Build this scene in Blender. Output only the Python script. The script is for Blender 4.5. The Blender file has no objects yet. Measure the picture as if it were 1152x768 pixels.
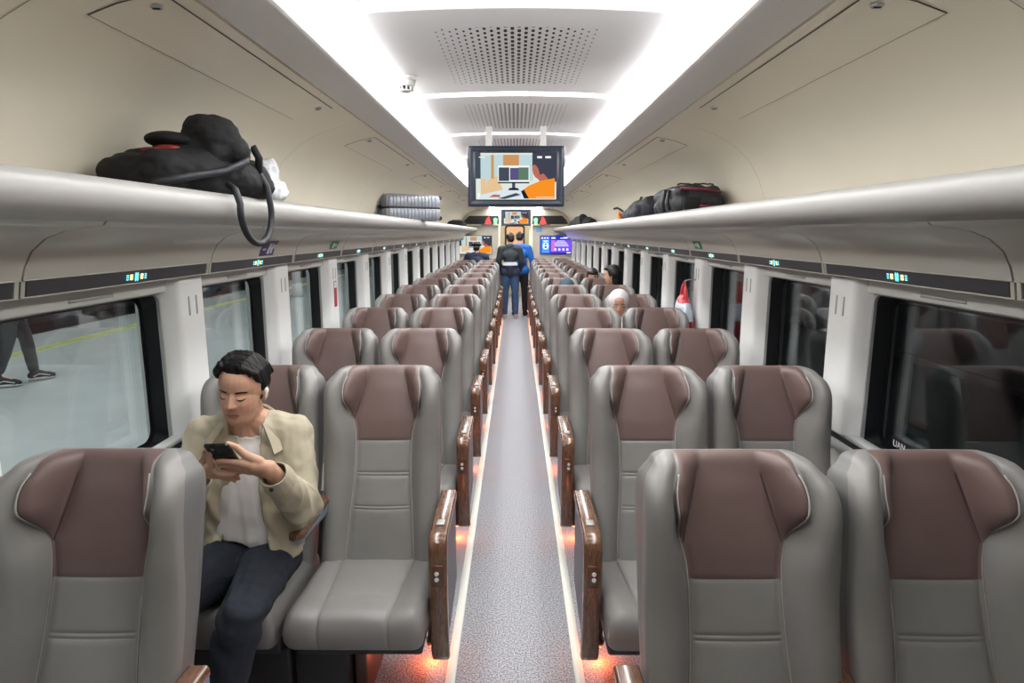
import bpy, bmesh, math, random
from mathutils import Vector, Matrix, Euler, noise
S = bpy.context.scene
COL = S.collection
R = math.radians
rnd = random.Random(7)

# ------------------------------------------------------------------ materials
def mat(name, col, rough=0.5, metal=0.0, spec=0.5, bump=0.0, bscale=200.0, coat=0.0, emit=None, estr=0.0, vary=0.0, vscale=6.0, sheen=0.0, stretch=None, attr=None):
    m = bpy.data.materials.new(name); m.use_nodes = True
    nt = m.node_tree; b = nt.nodes['Principled BSDF']
    b.inputs['Base Color'].default_value = (*col, 1)
    b.inputs['Roughness'].default_value = rough
    b.inputs['Metallic'].default_value = metal
    b.inputs['Specular IOR Level'].default_value = spec
    b.inputs['Coat Weight'].default_value = coat
    b.inputs['Coat Roughness'].default_value = 0.12
    if sheen: b.inputs['Sheen Weight'].default_value = sheen
    if emit:
        b.inputs['Emission Color'].default_value = (*emit, 1)
        b.inputs['Emission Strength'].default_value = estr
    tc = nt.nodes.new('ShaderNodeTexCoord')
    src = tc.outputs['Object']
    if stretch:
        mp = nt.nodes.new('ShaderNodeMapping'); mp.inputs['Scale'].default_value = stretch
        nt.links.new(src, mp.inputs['Vector']); src = mp.outputs['Vector']
    if bump:
        n = nt.nodes.new('ShaderNodeTexNoise'); n.inputs['Scale'].default_value = bscale
        n.inputs['Detail'].default_value = 3
        bp = nt.nodes.new('ShaderNodeBump'); bp.inputs['Strength'].default_value = bump
        bp.inputs['Distance'].default_value = 0.002
        nt.links.new(src, n.inputs['Vector']); nt.links.new(n.outputs['Fac'], bp.inputs['Height'])
        nt.links.new(bp.outputs['Normal'], b.inputs['Normal'])
    if attr:
        a = nt.nodes.new('ShaderNodeAttribute'); a.attribute_name = attr
        nt.links.new(a.outputs['Color'], b.inputs['Base Color'])
    elif vary:
        n = nt.nodes.new('ShaderNodeTexNoise'); n.inputs['Scale'].default_value = vscale
        n.inputs['Detail'].default_value = 4
        r = nt.nodes.new('ShaderNodeValToRGB')
        r.color_ramp.elements[0].position = .3; r.color_ramp.elements[1].position = .7
        r.color_ramp.elements[0].color = (*[max(0, c*(1-vary)) for c in col], 1)
        r.color_ramp.elements[1].color = (*[min(1, c*(1+vary)) for c in col], 1)
        nt.links.new(src, n.inputs['Vector']); nt.links.new(n.outputs['Fac'], r.inputs['Fac'])
        nt.links.new(r.outputs['Color'], b.inputs['Base Color'])
    return m

def emis(name, col, s):
    m = bpy.data.materials.new(name); m.use_nodes = True
    nt = m.node_tree; nt.nodes.clear()
    e = nt.nodes.new('ShaderNodeEmission'); o = nt.nodes.new('ShaderNodeOutputMaterial')
    e.inputs['Color'].default_value = (*col, 1); e.inputs['Strength'].default_value = s
    nt.links.new(e.outputs[0], o.inputs[0]); return m

def srgb(r, g, b):
    f = lambda c: ((c/255+.055)/1.055)**2.4 if c > 10 else c/255/12.92
    return (f(r), f(g), f(b))

# ------------------------------------------------------------------ mesh builder
class MB:
    def __init__(s): s.bm = bmesh.new(); s.mi = 0
    def _f(s, vs, smooth=False):
        try: f = s.bm.faces.new(vs)
        except ValueError: return None
        f.material_index = s.mi; f.smooth = smooth; return f
    def box(s, x0, x1, y0, y1, z0, z1, bevel=0.0, seg=2, M=None):
        t = bmesh.new()
        bmesh.ops.create_cube(t, size=1)
        for v in t.verts:
            v.co = Vector(((x0+x1)/2+v.co.x*(x1-x0), (y0+y1)/2+v.co.y*(y1-y0), (z0+z1)/2+v.co.z*(z1-z0)))
        if bevel:
            bmesh.ops.bevel(t, geom=t.edges[:]+t.verts[:], offset=bevel, segments=seg, profile=.5, affect='EDGES')
            for f in t.faces: f.smooth = True
        s.join(t, M); return s
    def join(s, t, M=None):
        mp = {}
        for v in t.verts: mp[v] = s.bm.verts.new(M @ v.co if M else v.co)
        for f in t.faces:
            g = s._f([mp[v] for v in f.verts], f.smooth)
        t.free()
    def cyl(s, p0, p1, r0, r1=None, n=16, cap=True, smooth=True):
        p0, p1 = Vector(p0), Vector(p1); r1 = r0 if r1 is None else r1
        d = (p1-p0).normalized(); q = d.to_track_quat('Z', 'Y')
        a = []; b = []
        for i in range(n):
            t = 2*math.pi*i/n; u = q @ Vector((math.cos(t), math.sin(t), 0))
            a.append(s.bm.verts.new(p0+u*r0)); b.append(s.bm.verts.new(p1+u*r1))
        for i in range(n): s._f([a[i], a[(i+1) % n], b[(i+1) % n], b[i]], smooth)
        if cap: s._f(a[::-1]); s._f(b)
        return s
    def loft(s, rings, closed=True, cap=True, smooth=True, flip=False):
        vr = [[s.bm.verts.new(p) for p in r] for r in rings]
        n = len(vr[0])
        for a, b in zip(vr, vr[1:]):
            for i in range(n if closed else n-1):
                j = (i+1) % n
                q = [a[i], a[j], b[j], b[i]]
                s._f(q[::-1] if flip else q, smooth)
        if cap and closed:
            s._f(vr[0][::-1] if not flip else vr[0]); s._f(vr[-1] if not flip else vr[-1][::-1])
        return vr
    def tube(s, pts, r, n=8, cap=True):
        pts = [Vector(p) for p in pts]; rings = []
        up = Vector((0, 0, 1)); prev = None
        for i, p in enumerate(pts):
            d = (pts[min(i+1, len(pts)-1)]-pts[max(i-1, 0)]).normalized()
            if prev is None:
                a = d.orthogonal().normalized()
            else:
                a = (prev-d*prev.dot(d)).normalized()
            prev = a; b = d.cross(a); rr = r[i] if isinstance(r, (list, tuple)) else r
            rings.append([p+(a*math.cos(2*math.pi*k/n)+b*math.sin(2*math.pi*k/n))*rr for k in range(n)])
        s.loft(rings, cap=cap); return s
    def poly(s, pts, smooth=False):
        return s._f([s.bm.verts.new(p) for p in pts], smooth)
    def prism(s, pts, vec, smooth=False):
        vec = Vector(vec); a = [s.bm.verts.new(Vector(p)) for p in pts]; b = [s.bm.verts.new(Vector(p)+vec) for p in pts]
        n = len(a)
        for i in range(n): s._f([a[i], a[(i+1) % n], b[(i+1) % n], b[i]], smooth)
        s._f(a[::-1]); s._f(b); return s
    def build(s, name, mats, parent=None, loc=None, recalc=True, autosmooth=None):
        if recalc: bmesh.ops.recalc_face_normals(s.bm, faces=s.bm.faces[:])
        me = bpy.data.meshes.new(name); s.bm.to_mesh(me); s.bm.free()
        for m in (mats if isinstance(mats, (list, tuple)) else [mats]): me.materials.append(m)
        if autosmooth: me.set_sharp_from_angle(angle=R(autosmooth))
        o = bpy.data.objects.new(name, me); COL.objects.link(o)
        if parent: o.parent = parent
        if loc: o.location = loc
        return o

def tag(o, label=None, cat=None, group=None, kind=None):
    if label: o['label'] = label
    if cat: o['category'] = cat
    if group: o['group'] = group
    if kind: o['kind'] = kind
    return o
def empty(name, loc=(0, 0, 0), rz=0, **k):
    o = bpy.data.objects.new(name, None); o.empty_display_size = .1; COL.objects.link(o)
    o.location = loc; o.rotation_euler = (0, 0, rz); return tag(o, **k)
def dup(root, loc, rz=None, label=None, group=None, skip=()):
    def cp(o, par):
        c = o.copy(); COL.objects.link(c); c.parent = par
        for ch in o.children:
            if ch.name.split('.')[0] not in skip: cp(ch, c)
        return c
    r = cp(root, None); r.location = loc
    if rz is not None: r.rotation_euler = (0, 0, rz)
    if label: r['label'] = label
    if group: r['group'] = group
    return r
def lerp(a, b, t): return a+(b-a)*t
def interp(tab, t):
    if t <= tab[0][0]: return tab[0][1]
    for (a, va), (b, vb) in zip(tab, tab[1:]):
        if t <= b:
            u = (t-a)/(b-a); u = u*u*(3-2*u)
            return va+(vb-va)*u
    return tab[-1][1]
def linterp(tab, t):
    if t <= tab[0][0]: return tab[0][1]
    for (a, va), (b, vb) in zip(tab, tab[1:]):
        if t <= b: return va+(vb-va)*(t-a)/(b-a)
    return tab[-1][1]

# organic solids: closed blobs united by a voxel remesh and smoothed
def cap_prim(bm, p0, r0, p1, r1, n=14):
    p0, p1 = Vector(p0), Vector(p1); d = p1-p0; L = d.length
    if L < 1e-6: d = Vector((0, 0, 1))
    q = d.normalized().to_track_quat('Z', 'Y'); rings = []
    for k in range(1, 5):
        a = math.pi/2*(1-k/5+0); rings.append((p0, -math.sin(a)*r0, math.cos(a)*r0))
    rings.append((p0, 0, r0)); rings.append((p1, 0, r1))
    for k in range(4, 0, -1):
        a = math.pi/2*(1-k/5); rings.append((p1, math.sin(a)*r1, math.cos(a)*r1))
    vr = []
    for (c, h, rr) in rings:
        vr.append([bm.verts.new(c+q @ Vector((rr*math.cos(2*math.pi*i/n), rr*math.sin(2*math.pi*i/n), h))) for i in range(n)])
    for a, b in zip(vr, vr[1:]):
        for i in range(n): bm.faces.new([a[i], a[(i+1) % n], b[(i+1) % n], b[i]])
    bm.faces.new(vr[0][::-1]); bm.faces.new(vr[-1])
def ell_prim(bm, c, r, rot=None, n=20):
    t = bmesh.ops.create_uvsphere(bm, u_segments=n, v_segments=n//2+2, radius=1)
    M = Matrix.Translation(Vector(c)) @ (rot.to_4x4() if rot is not None else Matrix()) @ Matrix.Diagonal((*r, 1))
    for v in t['verts']: v.co = M @ v.co
def blob_mesh(prims, voxel=.01, smooth=6, M=None):
    bm = bmesh.new()
    for p in prims:
        if p[0] == 'c': cap_prim(bm, p[1], p[2], p[3], p[4])
        elif p[0] == 'e': ell_prim(bm, p[1], p[2], p[3] if len(p) > 3 else None)
        elif p[0] == 'chain':
            for (a, ra), (b, rb) in zip(p[1], p[1][1:]): cap_prim(bm, a, ra, b, rb)
    me = bpy.data.meshes.new('tmp'); bm.to_mesh(me); bm.free()
    o = bpy.data.objects.new('tmp', me); COL.objects.link(o)
    m = o.modifiers.new('r', 'REMESH'); m.mode = 'VOXEL'; m.voxel_size = voxel; m.use_smooth_shade = True
    if smooth:
        m = o.modifiers.new('s', 'SMOOTH'); m.factor = .5; m.iterations = smooth
    dg = bpy.context.evaluated_depsgraph_get(); dg.update()
    out = bpy.data.meshes.new_from_object(o.evaluated_get(dg))
    bpy.data.objects.remove(o); bpy.data.meshes.remove(me)
    if M: out.transform(M)
    for p in out.polygons: p.use_smooth = True
    return out
def displace(me, fn):
    """move each vertex by fn(co, normal) -> Vector"""
    me.update()
    ns = [v.normal.copy() for v in me.vertices]
    for v, n in zip(me.vertices, ns): v.co = v.co+fn(v.co, n)
    me.update()
def paint(me, fn, name='col'):
    a = me.color_attributes.new(name, 'FLOAT_COLOR', 'POINT')
    for i, v in enumerate(me.vertices):
        c = fn(v.co, v.normal); a.data[i].color = (*c, 1)
def link_mesh(name, me, m, parent=None, sub=0):
    me.name = name
    me.materials.clear()
    for x in (m if isinstance(m, (list, tuple)) else [m]): me.materials.append(x)
    o = bpy.data.objects.new(name, me); COL.objects.link(o)
    if parent: o.parent = parent
    return o
def cut(me, fn, thick=0.0):
    """delete faces where fn(center, normal); optional shell thickness"""
    bm = bmesh.new(); bm.from_mesh(me)
    bm.normal_update()
    dl = [f for f in bm.faces if fn(f.calc_center_median(), f.normal)]
    bmesh.ops.delete(bm, geom=dl, context='FACES')
    for _ in range(3):
        bd = [v for v in bm.verts if v.is_boundary]
        new = {}
        for v in bd:
            nb = [e.other_vert(v) for e in v.link_edges if e.is_boundary]
            if len(nb) == 2: new[v] = (nb[0].co+nb[1].co+v.co*2)/4
        for v, c in new.items(): v.co = c
    if thick:
        bmesh.ops.solidify(bm, geom=bm.faces[:], thickness=thick)
    for f in bm.faces: f.smooth = True
    bm.to_mesh(me); bm.free(); me.update(); return me
def text_mesh(txt, size, M, name, m, parent=None, ext=.0006, align='CENTER'):
    c = bpy.data.curves.new('t', 'FONT'); c.body = txt; c.size = size; c.align_x = align; c.extrude = ext
    o = bpy.data.objects.new('t', c); COL.objects.link(o)
    dg = bpy.context.evaluated_depsgraph_get(); dg.update()
    me = bpy.data.meshes.new_from_object(o.evaluated_get(dg)); bpy.data.objects.remove(o)
    me.transform(M); return link_mesh(name, me, m, parent)
# ------------------------------------------------------------------ constants
P = 1.035              # seat and window pitch
NR = 13                # seat rows
YW0 = 2.60             # centre of the first pillar seen whole
YEND = 16.0            # far partition
YBACK = -0.8           # partition behind the camera
WX = 1.405             # inner wall face
HC = 1.68

M_wall = mat('wall_panel', srgb(205, 205, 200), .45, bump=.05, bscale=60)
M_pillar = mat('pillar_white', srgb(242, 243, 242), .4, bump=.03, bscale=80)
M_cream = mat('cream_panel', srgb(222, 215, 197), .38, bump=.04, bscale=30, vary=.02, vscale=2)
M_rackm = mat('rack_grey', srgb(154, 153, 150), .4, bump=.04, bscale=40)
M_under = mat('rack_underside', srgb(188, 185, 175), .3, coat=.3)
M_band = mat('dark_band', srgb(62, 62, 66), .4)
M_black = mat('black_rubber', srgb(16, 18, 22), .35)
M_ceilw = mat('ceiling_white', srgb(205, 204, 206), .5)
M_dark = mat('dark_plastic', srgb(36, 37, 40), .5, bump=.1, bscale=200)
M_silver = mat('brushed_metal', srgb(180, 182, 184), .3, metal=.9)
M_white = mat('white_plastic', srgb(238, 238, 236), .35)
M_strip = mat('strip_white', srgb(244, 248, 238), .35, coat=.3)
M_lightgrey = mat('light_grey_plastic', srgb(176, 178, 178), .4)
E_cove = emis('cove_light', (1.0, .985, .97), 18.5)
E_cross = emis('cross_light', (1.0, .985, .97), 15.0)

# glass with real reflection
def glass_mat(name, tint, ior=1.5):
    m = bpy.data.materials.new(name); m.use_nodes = True; nt = m.node_tree; nt.nodes.clear()
    o = nt.nodes.new('ShaderNodeOutputMaterial'); mx = nt.nodes.new('ShaderNodeMixShader')
    tr = nt.nodes.new('ShaderNodeBsdfTransparent'); gl = nt.nodes.new('ShaderNodeBsdfGlossy'); fr = nt.nodes.new('ShaderNodeFresnel')
    ge = nt.nodes.new('ShaderNodeNewGeometry'); mr = nt.nodes.new('ShaderNodeMapRange')
    mr.inputs['To Min'].default_value = ior; mr.inputs['To Max'].default_value = 1/ior
    nt.links.new(ge.outputs['Backfacing'], mr.inputs['Value']); nt.links.new(mr.outputs[0], fr.inputs['IOR'])
    gl.inputs['Roughness'].default_value = .02
    gl.inputs['Color'].default_value = (.9, .95, 1, 1)
    tr.inputs['Color'].default_value = (*tint, 1)
    nt.links.new(fr.outputs[0], mx.inputs[0]); nt.links.new(tr.outputs[0], mx.inputs[1]); nt.links.new(gl.outputs[0], mx.inputs[2])
    nt.links.new(mx.outputs[0], o.inputs[0]); return m
M_glass = glass_mat('window_glass', (.95, .975, .97), 1.62)

# carpet
def carpet():
    m = mat('speckled_floor', srgb(166, 166, 174), .8)
    nt = m.node_tree; b = nt.nodes['Principled BSDF']
    tc = nt.nodes.new('ShaderNodeTexCoord'); n = nt.nodes.new('ShaderNodeTexNoise'); n.inputs['Scale'].default_value = 150; n.inputs['Detail'].default_value = 2
    r = nt.nodes.new('ShaderNodeValToRGB')
    r.color_ramp.elements[0].position = .34; r.color_ramp.elements[0].color = (*srgb(106, 108, 115), 1)
    r.color_ramp.elements[1].position = .66; r.color_ramp.elements[1].color = (*srgb(202, 204, 210), 1)
    nt.links.new(tc.outputs['Object'], n.inputs['Vector']); nt.links.new(n.outputs['Fac'], r.inputs['Fac']); nt.links.new(r.outputs['Color'], b.inputs['Base Color'])
    bp = nt.nodes.new('ShaderNodeBump'); bp.inputs['Strength'].default_value = .3; bp.inputs['Distance'].default_value = .002
    nt.links.new(n.outputs['Fac'], bp.inputs['Height']); nt.links.new(bp.outputs['Normal'], b.inputs['Normal'])
    return m
M_floor = carpet()

# floor
b = MB(); b.box(-1.47, 1.47, YBACK, YEND+1.5, -.08, 0)
fl = tag(b.build('floor', M_floor), kind='structure')
for i, s in enumerate((-1, 1)):
    b = MB(); b.box(s*.247-.019, s*.247+.019, YBACK, YEND, 0, .006, .002, 1)
    tag(b.build('trim_%d' % (i+1), M_strip), kind='structure')

# perforated ceiling panel material: rows of dark slots fading to the sides
def perf():
    m = mat('perforated_white', srgb(242, 241, 243), .5)
    nt = m.node_tree; bs = nt.nodes['Principled BSDF']; N = nt.nodes.new; L = nt.links.new
    tc = N('ShaderNodeTexCoord'); sp = N('ShaderNodeSeparateXYZ'); L(tc.outputs['Object'], sp.inputs[0])
    def mt(op, a, b=None, c=None):
        n = N('ShaderNodeMath'); n.operation = op
        for k, x in enumerate((a, b, c)):
            if x is None: continue
            if isinstance(x, (int, float)): n.inputs[k].default_value = x
            else: L(x, n.inputs[k])
        return n.outputs[0]
    X, Y = sp.outputs[0], sp.outputs[1]
    PX, PY = .0235, .048
    col = mt('FLOOR', mt('DIVIDE', X, PX))
    par = mt('MULTIPLY', mt('ABSOLUTE', mt('MODULO', col, 2.0)), .5)
    fx = mt('SUBTRACT', mt('SUBTRACT', mt('DIVIDE', X, PX), col), .5)
    yy = mt('ADD', mt('DIVIDE', Y, PY), par)
    fy = mt('SUBTRACT', mt('SUBTRACT', yy, mt('FLOOR', yy)), .5)
    dx = mt('MULTIPLY', fx, PX); dy = mt('MULTIPLY', fy, PY)
    # slot: distance to a short segment along Y
    ax = mt('ABSOLUTE', X)
    size = mt('SUBTRACT', 1.0, mt('DIVIDE', ax, .36))
    hl = mt('MULTIPLY', size, .0110)
    ey = mt('MAXIMUM', mt('SUBTRACT', mt('ABSOLUTE', dy), hl), 0.0)
    d = mt('SQRT', mt('ADD', mt('MULTIPLY', dx, dx), mt('MULTIPLY', ey, ey)))
    rad = mt('ADD', mt('MULTIPLY', size, .0046), .0016)
    ins = mt('LESS_THAN', d, rad)
    ins = mt('MULTIPLY', ins, mt('LESS_THAN', ax, .285))
    ins = mt('MULTIPLY', ins, mt('LESS_THAN', mt('ABSOLUTE', Y), .40))
    mx = N('ShaderNodeMix'); mx.data_type = 'RGBA'; L(ins, mx.inputs[0])
    mx.inputs[6].default_value = (*srgb(242, 241, 243), 1); mx.inputs[7].default_value = (*srgb(34, 34, 40), 1)
    L(mx.outputs[2], bs.inputs['Base Color'])
    return m
M_perf = perf()

# ceiling: side profile (x, z) on the positive side, from the cove edge out and down to the rack
prof = [(.655, 2.42), (.640, 2.42), (.640, 2.302), (.644, 2.290), (.656, 2.283), (.74, 2.282), (.828, 2.279), (.830, 2.286), (.838, 2.286), (.840, 2.277), (.92, 2.268), (1.00, 2.250), (1.10, 2.215),
        (1.20, 2.160), (1.29, 2.080), (1.35, 1.985), (1.385, 1.89), (1.40, 1.80), (1.41, 1.70)]
b = MB()
ys = [YBACK, YEND]
for s in (-1, 1):
    rings = [[(s*x, y, z) for x, z in prof] for y in ys]
    b.loft(rings, closed=False, cap=False)
    b.loft([[(s*x+s*.03, y, z+.03) for x, z in prof] for y in ys], closed=False, cap=False)
b.box(-.70, .70, YBACK, YEND, 2.44, 2.47)
ceil = b.build('ceiling', M_cream, autosmooth=40); tag(ceil, kind='structure')
ceil.data.materials.append(mat('ceiling_side_grey', srgb(206, 205, 202), .4))
for f in ceil.data.polygons:
    if abs(f.center.x) < .835: f.material_index = 1
CP = 1.25
CY0 = 2.01-3*CP
ncp = 0
panel = None
def arch(x): return 2.352-.016*(x/.5)**2
while CY0+ncp*CP < YEND-.2:
    y0 = CY0+ncp*CP
    y1 = min(y0+CP, YEND); y0 = max(y0, YBACK+.02)
    if y1-y0 > .4:
        b = MB(); hl = (y1-y0)/2-.045
        rings = []
        for yy, dz in ((-hl, .03), (-hl, .006), (-hl+.006, 0), (hl-.006, 0), (hl, .006), (hl, .03)):
            rings.append([(x, yy, arch(x)+dz) for x in [-.5+.05*i for i in range(21)]])
        b.loft(rings, closed=False, cap=False)
        o = b.build('perforated_panel', M_perf, ceil, (0, (y0+y1)/2, 0), autosmooth=50)
    ncp += 1
# cove lights (two long diffusers) and cross lights
for s, w in ((-1, 'left'), (1, 'right')):
    b = MB()
    pts = [(s*.638, 2.300), (s*.615, 2.295), (s*.57, 2.297), (s*.53, 2.306), (s*.505, 2.322), (s*.492, 2.345), (s*.50, 2.36), (s*.638, 2.35)]
    b.loft([[(x, y, z) for x, z in pts] for y in (.5, YEND-.02)], smooth=False)
    tag(b.build('ceiling_light', E_cove), 'long glowing white light strip along the %s edge of the ceiling' % w, 'light')
ycl = [CY0+i*CP for i in range(1, ncp) if .8 < CY0+i*CP < YEND-.2]
for i, y in enumerate(ycl):
    b = MB()
    xs = [-.49+.07*k for k in range(15)]
    rings = []
    for yy, dz in ((-.043, .022), (-.043, .012), (.043, .012), (.043, .022)):
        rings.append([(x, y+yy, arch(x)+dz) for x in xs])
    rings.append(rings[0])
    b.loft(rings, closed=False, cap=False)
    lab = 'narrow glowing light bar across the ceiling between perforated panels'
    if abs(y-2.01) < .1: lab = 'widest glowing cross bar at the very top of the view, before the nearest perforated panel'
    elif abs(y-3.26) < .1: lab = 'glowing cross bar between the two nearest perforated ceiling panels'
    elif abs(y-4.51) < .1: lab = 'glowing cross bar just above the large hanging television'
    elif y < 1.9: continue_lab = True; lab = 'glowing cross bar on the ceiling overhead, behind the view'
    else: lab = 'glowing cross bar on the far ceiling hidden past the large hanging television'
    tag(b.build('cross_light', E_cross), lab, 'light', 'light bars across the ceiling')

# service hatches with latches in the sloped sides
def side_pt(x):
    for (x0, z0), (x1, z1) in zip(prof[5:], prof[6:]):
        if x0 <= x <= x1 and x1 > x0: return z0+(z1-z0)*(x-x0)/(x1-x0)
    return 1.8
M_gap = mat('panel_gap', srgb(96, 92, 82), .7)
def hatch(s, ya, yb):
    xs = [.885, .92, .96, 1.00, 1.04, 1.075]
    g = MB()
    g.loft([[(s*x, y, side_pt(x)-.0012) for x in [xs[0]-.004]+xs+[xs[-1]+.004]] for y in (ya-.004, yb+.004)], closed=False, cap=False)
    ho = g.build('service_hatch', M_gap, ceil)
    p = MB()
    p.loft([[(s*x, y, side_pt(x)-.003) for x in xs] for y in (ya, yb)], closed=False, cap=False)
    p.build('hatch_door', M_cream, ho)
    for yl in (ya+.06, yb-.06):
        l = MB(); z = side_pt(.94)
        l.cyl((s*.935, yl, z), (s*.935, yl, z-.008), .017, .015, 20); l.mi = 1; l.box(s*.935-.010, s*.935+.010, yl-.004, yl+.004, z-.0105, z-.008, .001, 1)
        l.build('latch', [M_silver, M_dark], ho)
for s in (-1, 1):
    hatch(s, 1.70, 3.18)
    for k in range(1, 6): hatch(s, 1.62+k*2.5, 3.18+k*2.5)
# faint seams across the side panels
b = MB()
for s in (-1, 1):
    for k in range(-1, 7):
        y = 3.62+k*2.07
        b.loft([[(s*(x-.0015), yy, z-.0015) for x, z in prof[10:]] for yy in (y-.0012, y+.0012)], closed=False, cap=False)
b.build('panel_seam', M_gap, ceil)

# smoke detector
sd = empty('smoke_detector', (-.475, 2.86, arch(.475)), label='round white smoke detector on the left of the ceiling beside the nearest perforated panel', cat='smoke detector')
b = MB(); b.cyl((0, 0, .01), (0, 0, -.016), .052, .050, 32); b.build('base', M_white, sd)
b = MB(); b.cyl((0, 0, -.016), (0, 0, -.038), .044, .040, 32)
for k in range(10):
    a = k*math.pi/5; b.box(-.004, .004, -.002, .002, -.054, -.038, M=Matrix.Rotation(a, 4, 'Z') @ Matrix.Translation((.030, 0, 0)))
b.cyl((0, 0, -.054), (0, 0, -.060), .036, .022, 32); b.build('sensor_head', M_white, sd)
b = MB(); b.cyl((0, 0, -.038), (0, 0, -.054), .024, .024, 24); b.build('vent_ring', M_dark, sd)
b = MB(); b.cyl((0, 0, -.060), (0, 0, -.062), .021, .018, 24); b.build('cap', M_lightgrey, sd)

# walls with window openings
pill = [YW0+k*P for k in range(-4, 14)]
pill = [y for y in pill if y < YEND-.1]
prack = list(pill); pill[3] = 1.465
for s, w in ((-1, 'left'), (1, 'right')):
    b = MB()
    xa, xb = sorted((s*WX, s*(WX+.10)))
    b.box(xa, xb, YBACK, YEND, 0, .82)
    b.box(xa, xb, YBACK, YEND, 1.455, 1.78)
    for y in pill: b.box(xa, xb, y-.125, y+.125, .82, 1.455)
    b.box(xa, xb, YBACK, pill[0]-.125-.785, .82, 1.455)
    b.box(xa, xb, pill[-1]+.125, YEND, .82, 1.455)
    tag(b.build('wall_'+w, M_wall), kind='structure')
    b = MB(); xa, xb = sorted((s*(WX-.05), s*WX))
    b.box(xa, xb, YBACK, YEND, .845, .865, .004, 1)
    b.mi = 1; xa, xb = sorted((s*(WX-.035), s*WX)); b.box(xa, xb, YBACK, YEND, .815, .845); b.mi = 0
    b.box(*sorted((s*(WX-.045), s*WX)), YBACK, YEND, .775, .815, .004, 1)
    tag(b.build('trim_%d' % (3 if s < 0 else 4), [M_lightgrey, M_black]), kind='structure')
# windows
PG = mat('frame_grey', srgb(160, 161, 160), .4)
wn = 0
for s in (-1, 1):
    for i, yp in enumerate(pill+[None]):
        if yp is None: continue
        y1 = yp-.125
        y0 = pill[i-1]+.125 if i else y1-.785
        wn += 1
        root = empty('window_%d' % wn, (s*WX, (y0+y1)/2, .82)); tag(root, kind='structure')
        hw = (y1-y0)/2; H = .635; b = MB()
        def rr(y0_, y1_, z0_, z1_, r, x, n=5):
            pts = []
            for cy, cz, a0 in ((y1_-r, z1_-r, 0), (y0_+r, z1_-r, 90), (y0_+r, z0_+r, 180), (y1_-r, z0_+r, 270)):
                for k in range(n+1):
                    a = R(a0+90*k/n); pts.append(Vector((x, cy+r*math.cos(a), cz+r*math.sin(a))))
            return pts
        # black reveal: from the opening face out to the glass
        R1 = rr(-hw, hw, 0, H, .03, 0); R2 = rr(-hw+.012, hw-.012, .012, H-.012, .035, s*.008); R3 = rr(-hw+.02, hw-.02, .02, H-.02, .05, s*.062)
        R4 = rr(-hw+.04, hw-.04, .04, H-.03, .05, s*.064)
        b.loft([R2, R3, R4], cap=False, smooth=False)
        b.build('reveal', M_black, root)
        b = MB(); Ra = rr(-hw-.012, hw+.012, -.012, H+.006, .035, -s*.004); Rb = rr(-hw+.012, hw-.012, .012, H-.012, .035, -s*.004); Rc = rr(-hw+.012, hw-.012, .012, H-.012, .035, s*.010)
        b.loft([Ra, Rb, Rc], cap=False, smooth=False); b.build('window_frame', PG, root)
        b = MB(); b.box(*sorted((s*.064, s*.070)), -hw, hw, .0, H); b.build('pane', M_glass, root)
        # roller blind housing with pull bar
        b = MB(); b.box(*sorted((-s*.030, s*.0)), -hw-.0, hw+.0, H-.005, H+.062, .006, 2); b.build('blind_housing', M_wall, root)
        b = MB(); b.box(*sorted((-s*.034, -s*.028)), -.11, .11, H+.010, H+.022, .002, 1); b.build('blind_pull', PG, root)
# pillar covers
tn = 4
for s in (-1, 1):
    for yp in pill:
        tn += 1
        b = MB(); hw = .108
        pts = [(0, -hw-.022), (.012, -hw-.018), (.05, -hw), (.062, -hw+.012), (.066, -hw+.03), (.066, hw-.03), (.062, hw-.012), (.05, hw), (.012, hw+.018), (0, hw+.022)]
        b.loft([[(-s*x, yy, z) for x, yy in pts] for z in (.862, 1.50)], smooth=True)
        o = tag(b.build('trim_%d' % tn, M_pillar, loc=(s*WX, yp, 0), autosmooth=35), kind='structure')
        b = MB()
        for k in (-1, 1): b.box(*sorted((-s*.064, -s*.0675)), k*.030-.007, k*.030+.007, 1.345, 1.425, .002, 1)
        b.build('vent_slot', PG, o)
# baseboards
for s, w in ((-1, 'left'), (1, 'right')):
    b = MB(); b.box(*sorted((s*(WX-.06), s*WX)), YBACK, YEND, 0, .14, .01, 2)
    tag(b.build('baseboard_'+w, M_lightgrey), kind='structure')

# partition behind camera
b = MB(); b.box(-1.5, 1.5, YBACK-.05, YBACK, 0, 2.45); tag(b.build('wall_back', mat('back_wall', srgb(150, 142, 128), .5)), kind='structure')

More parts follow.
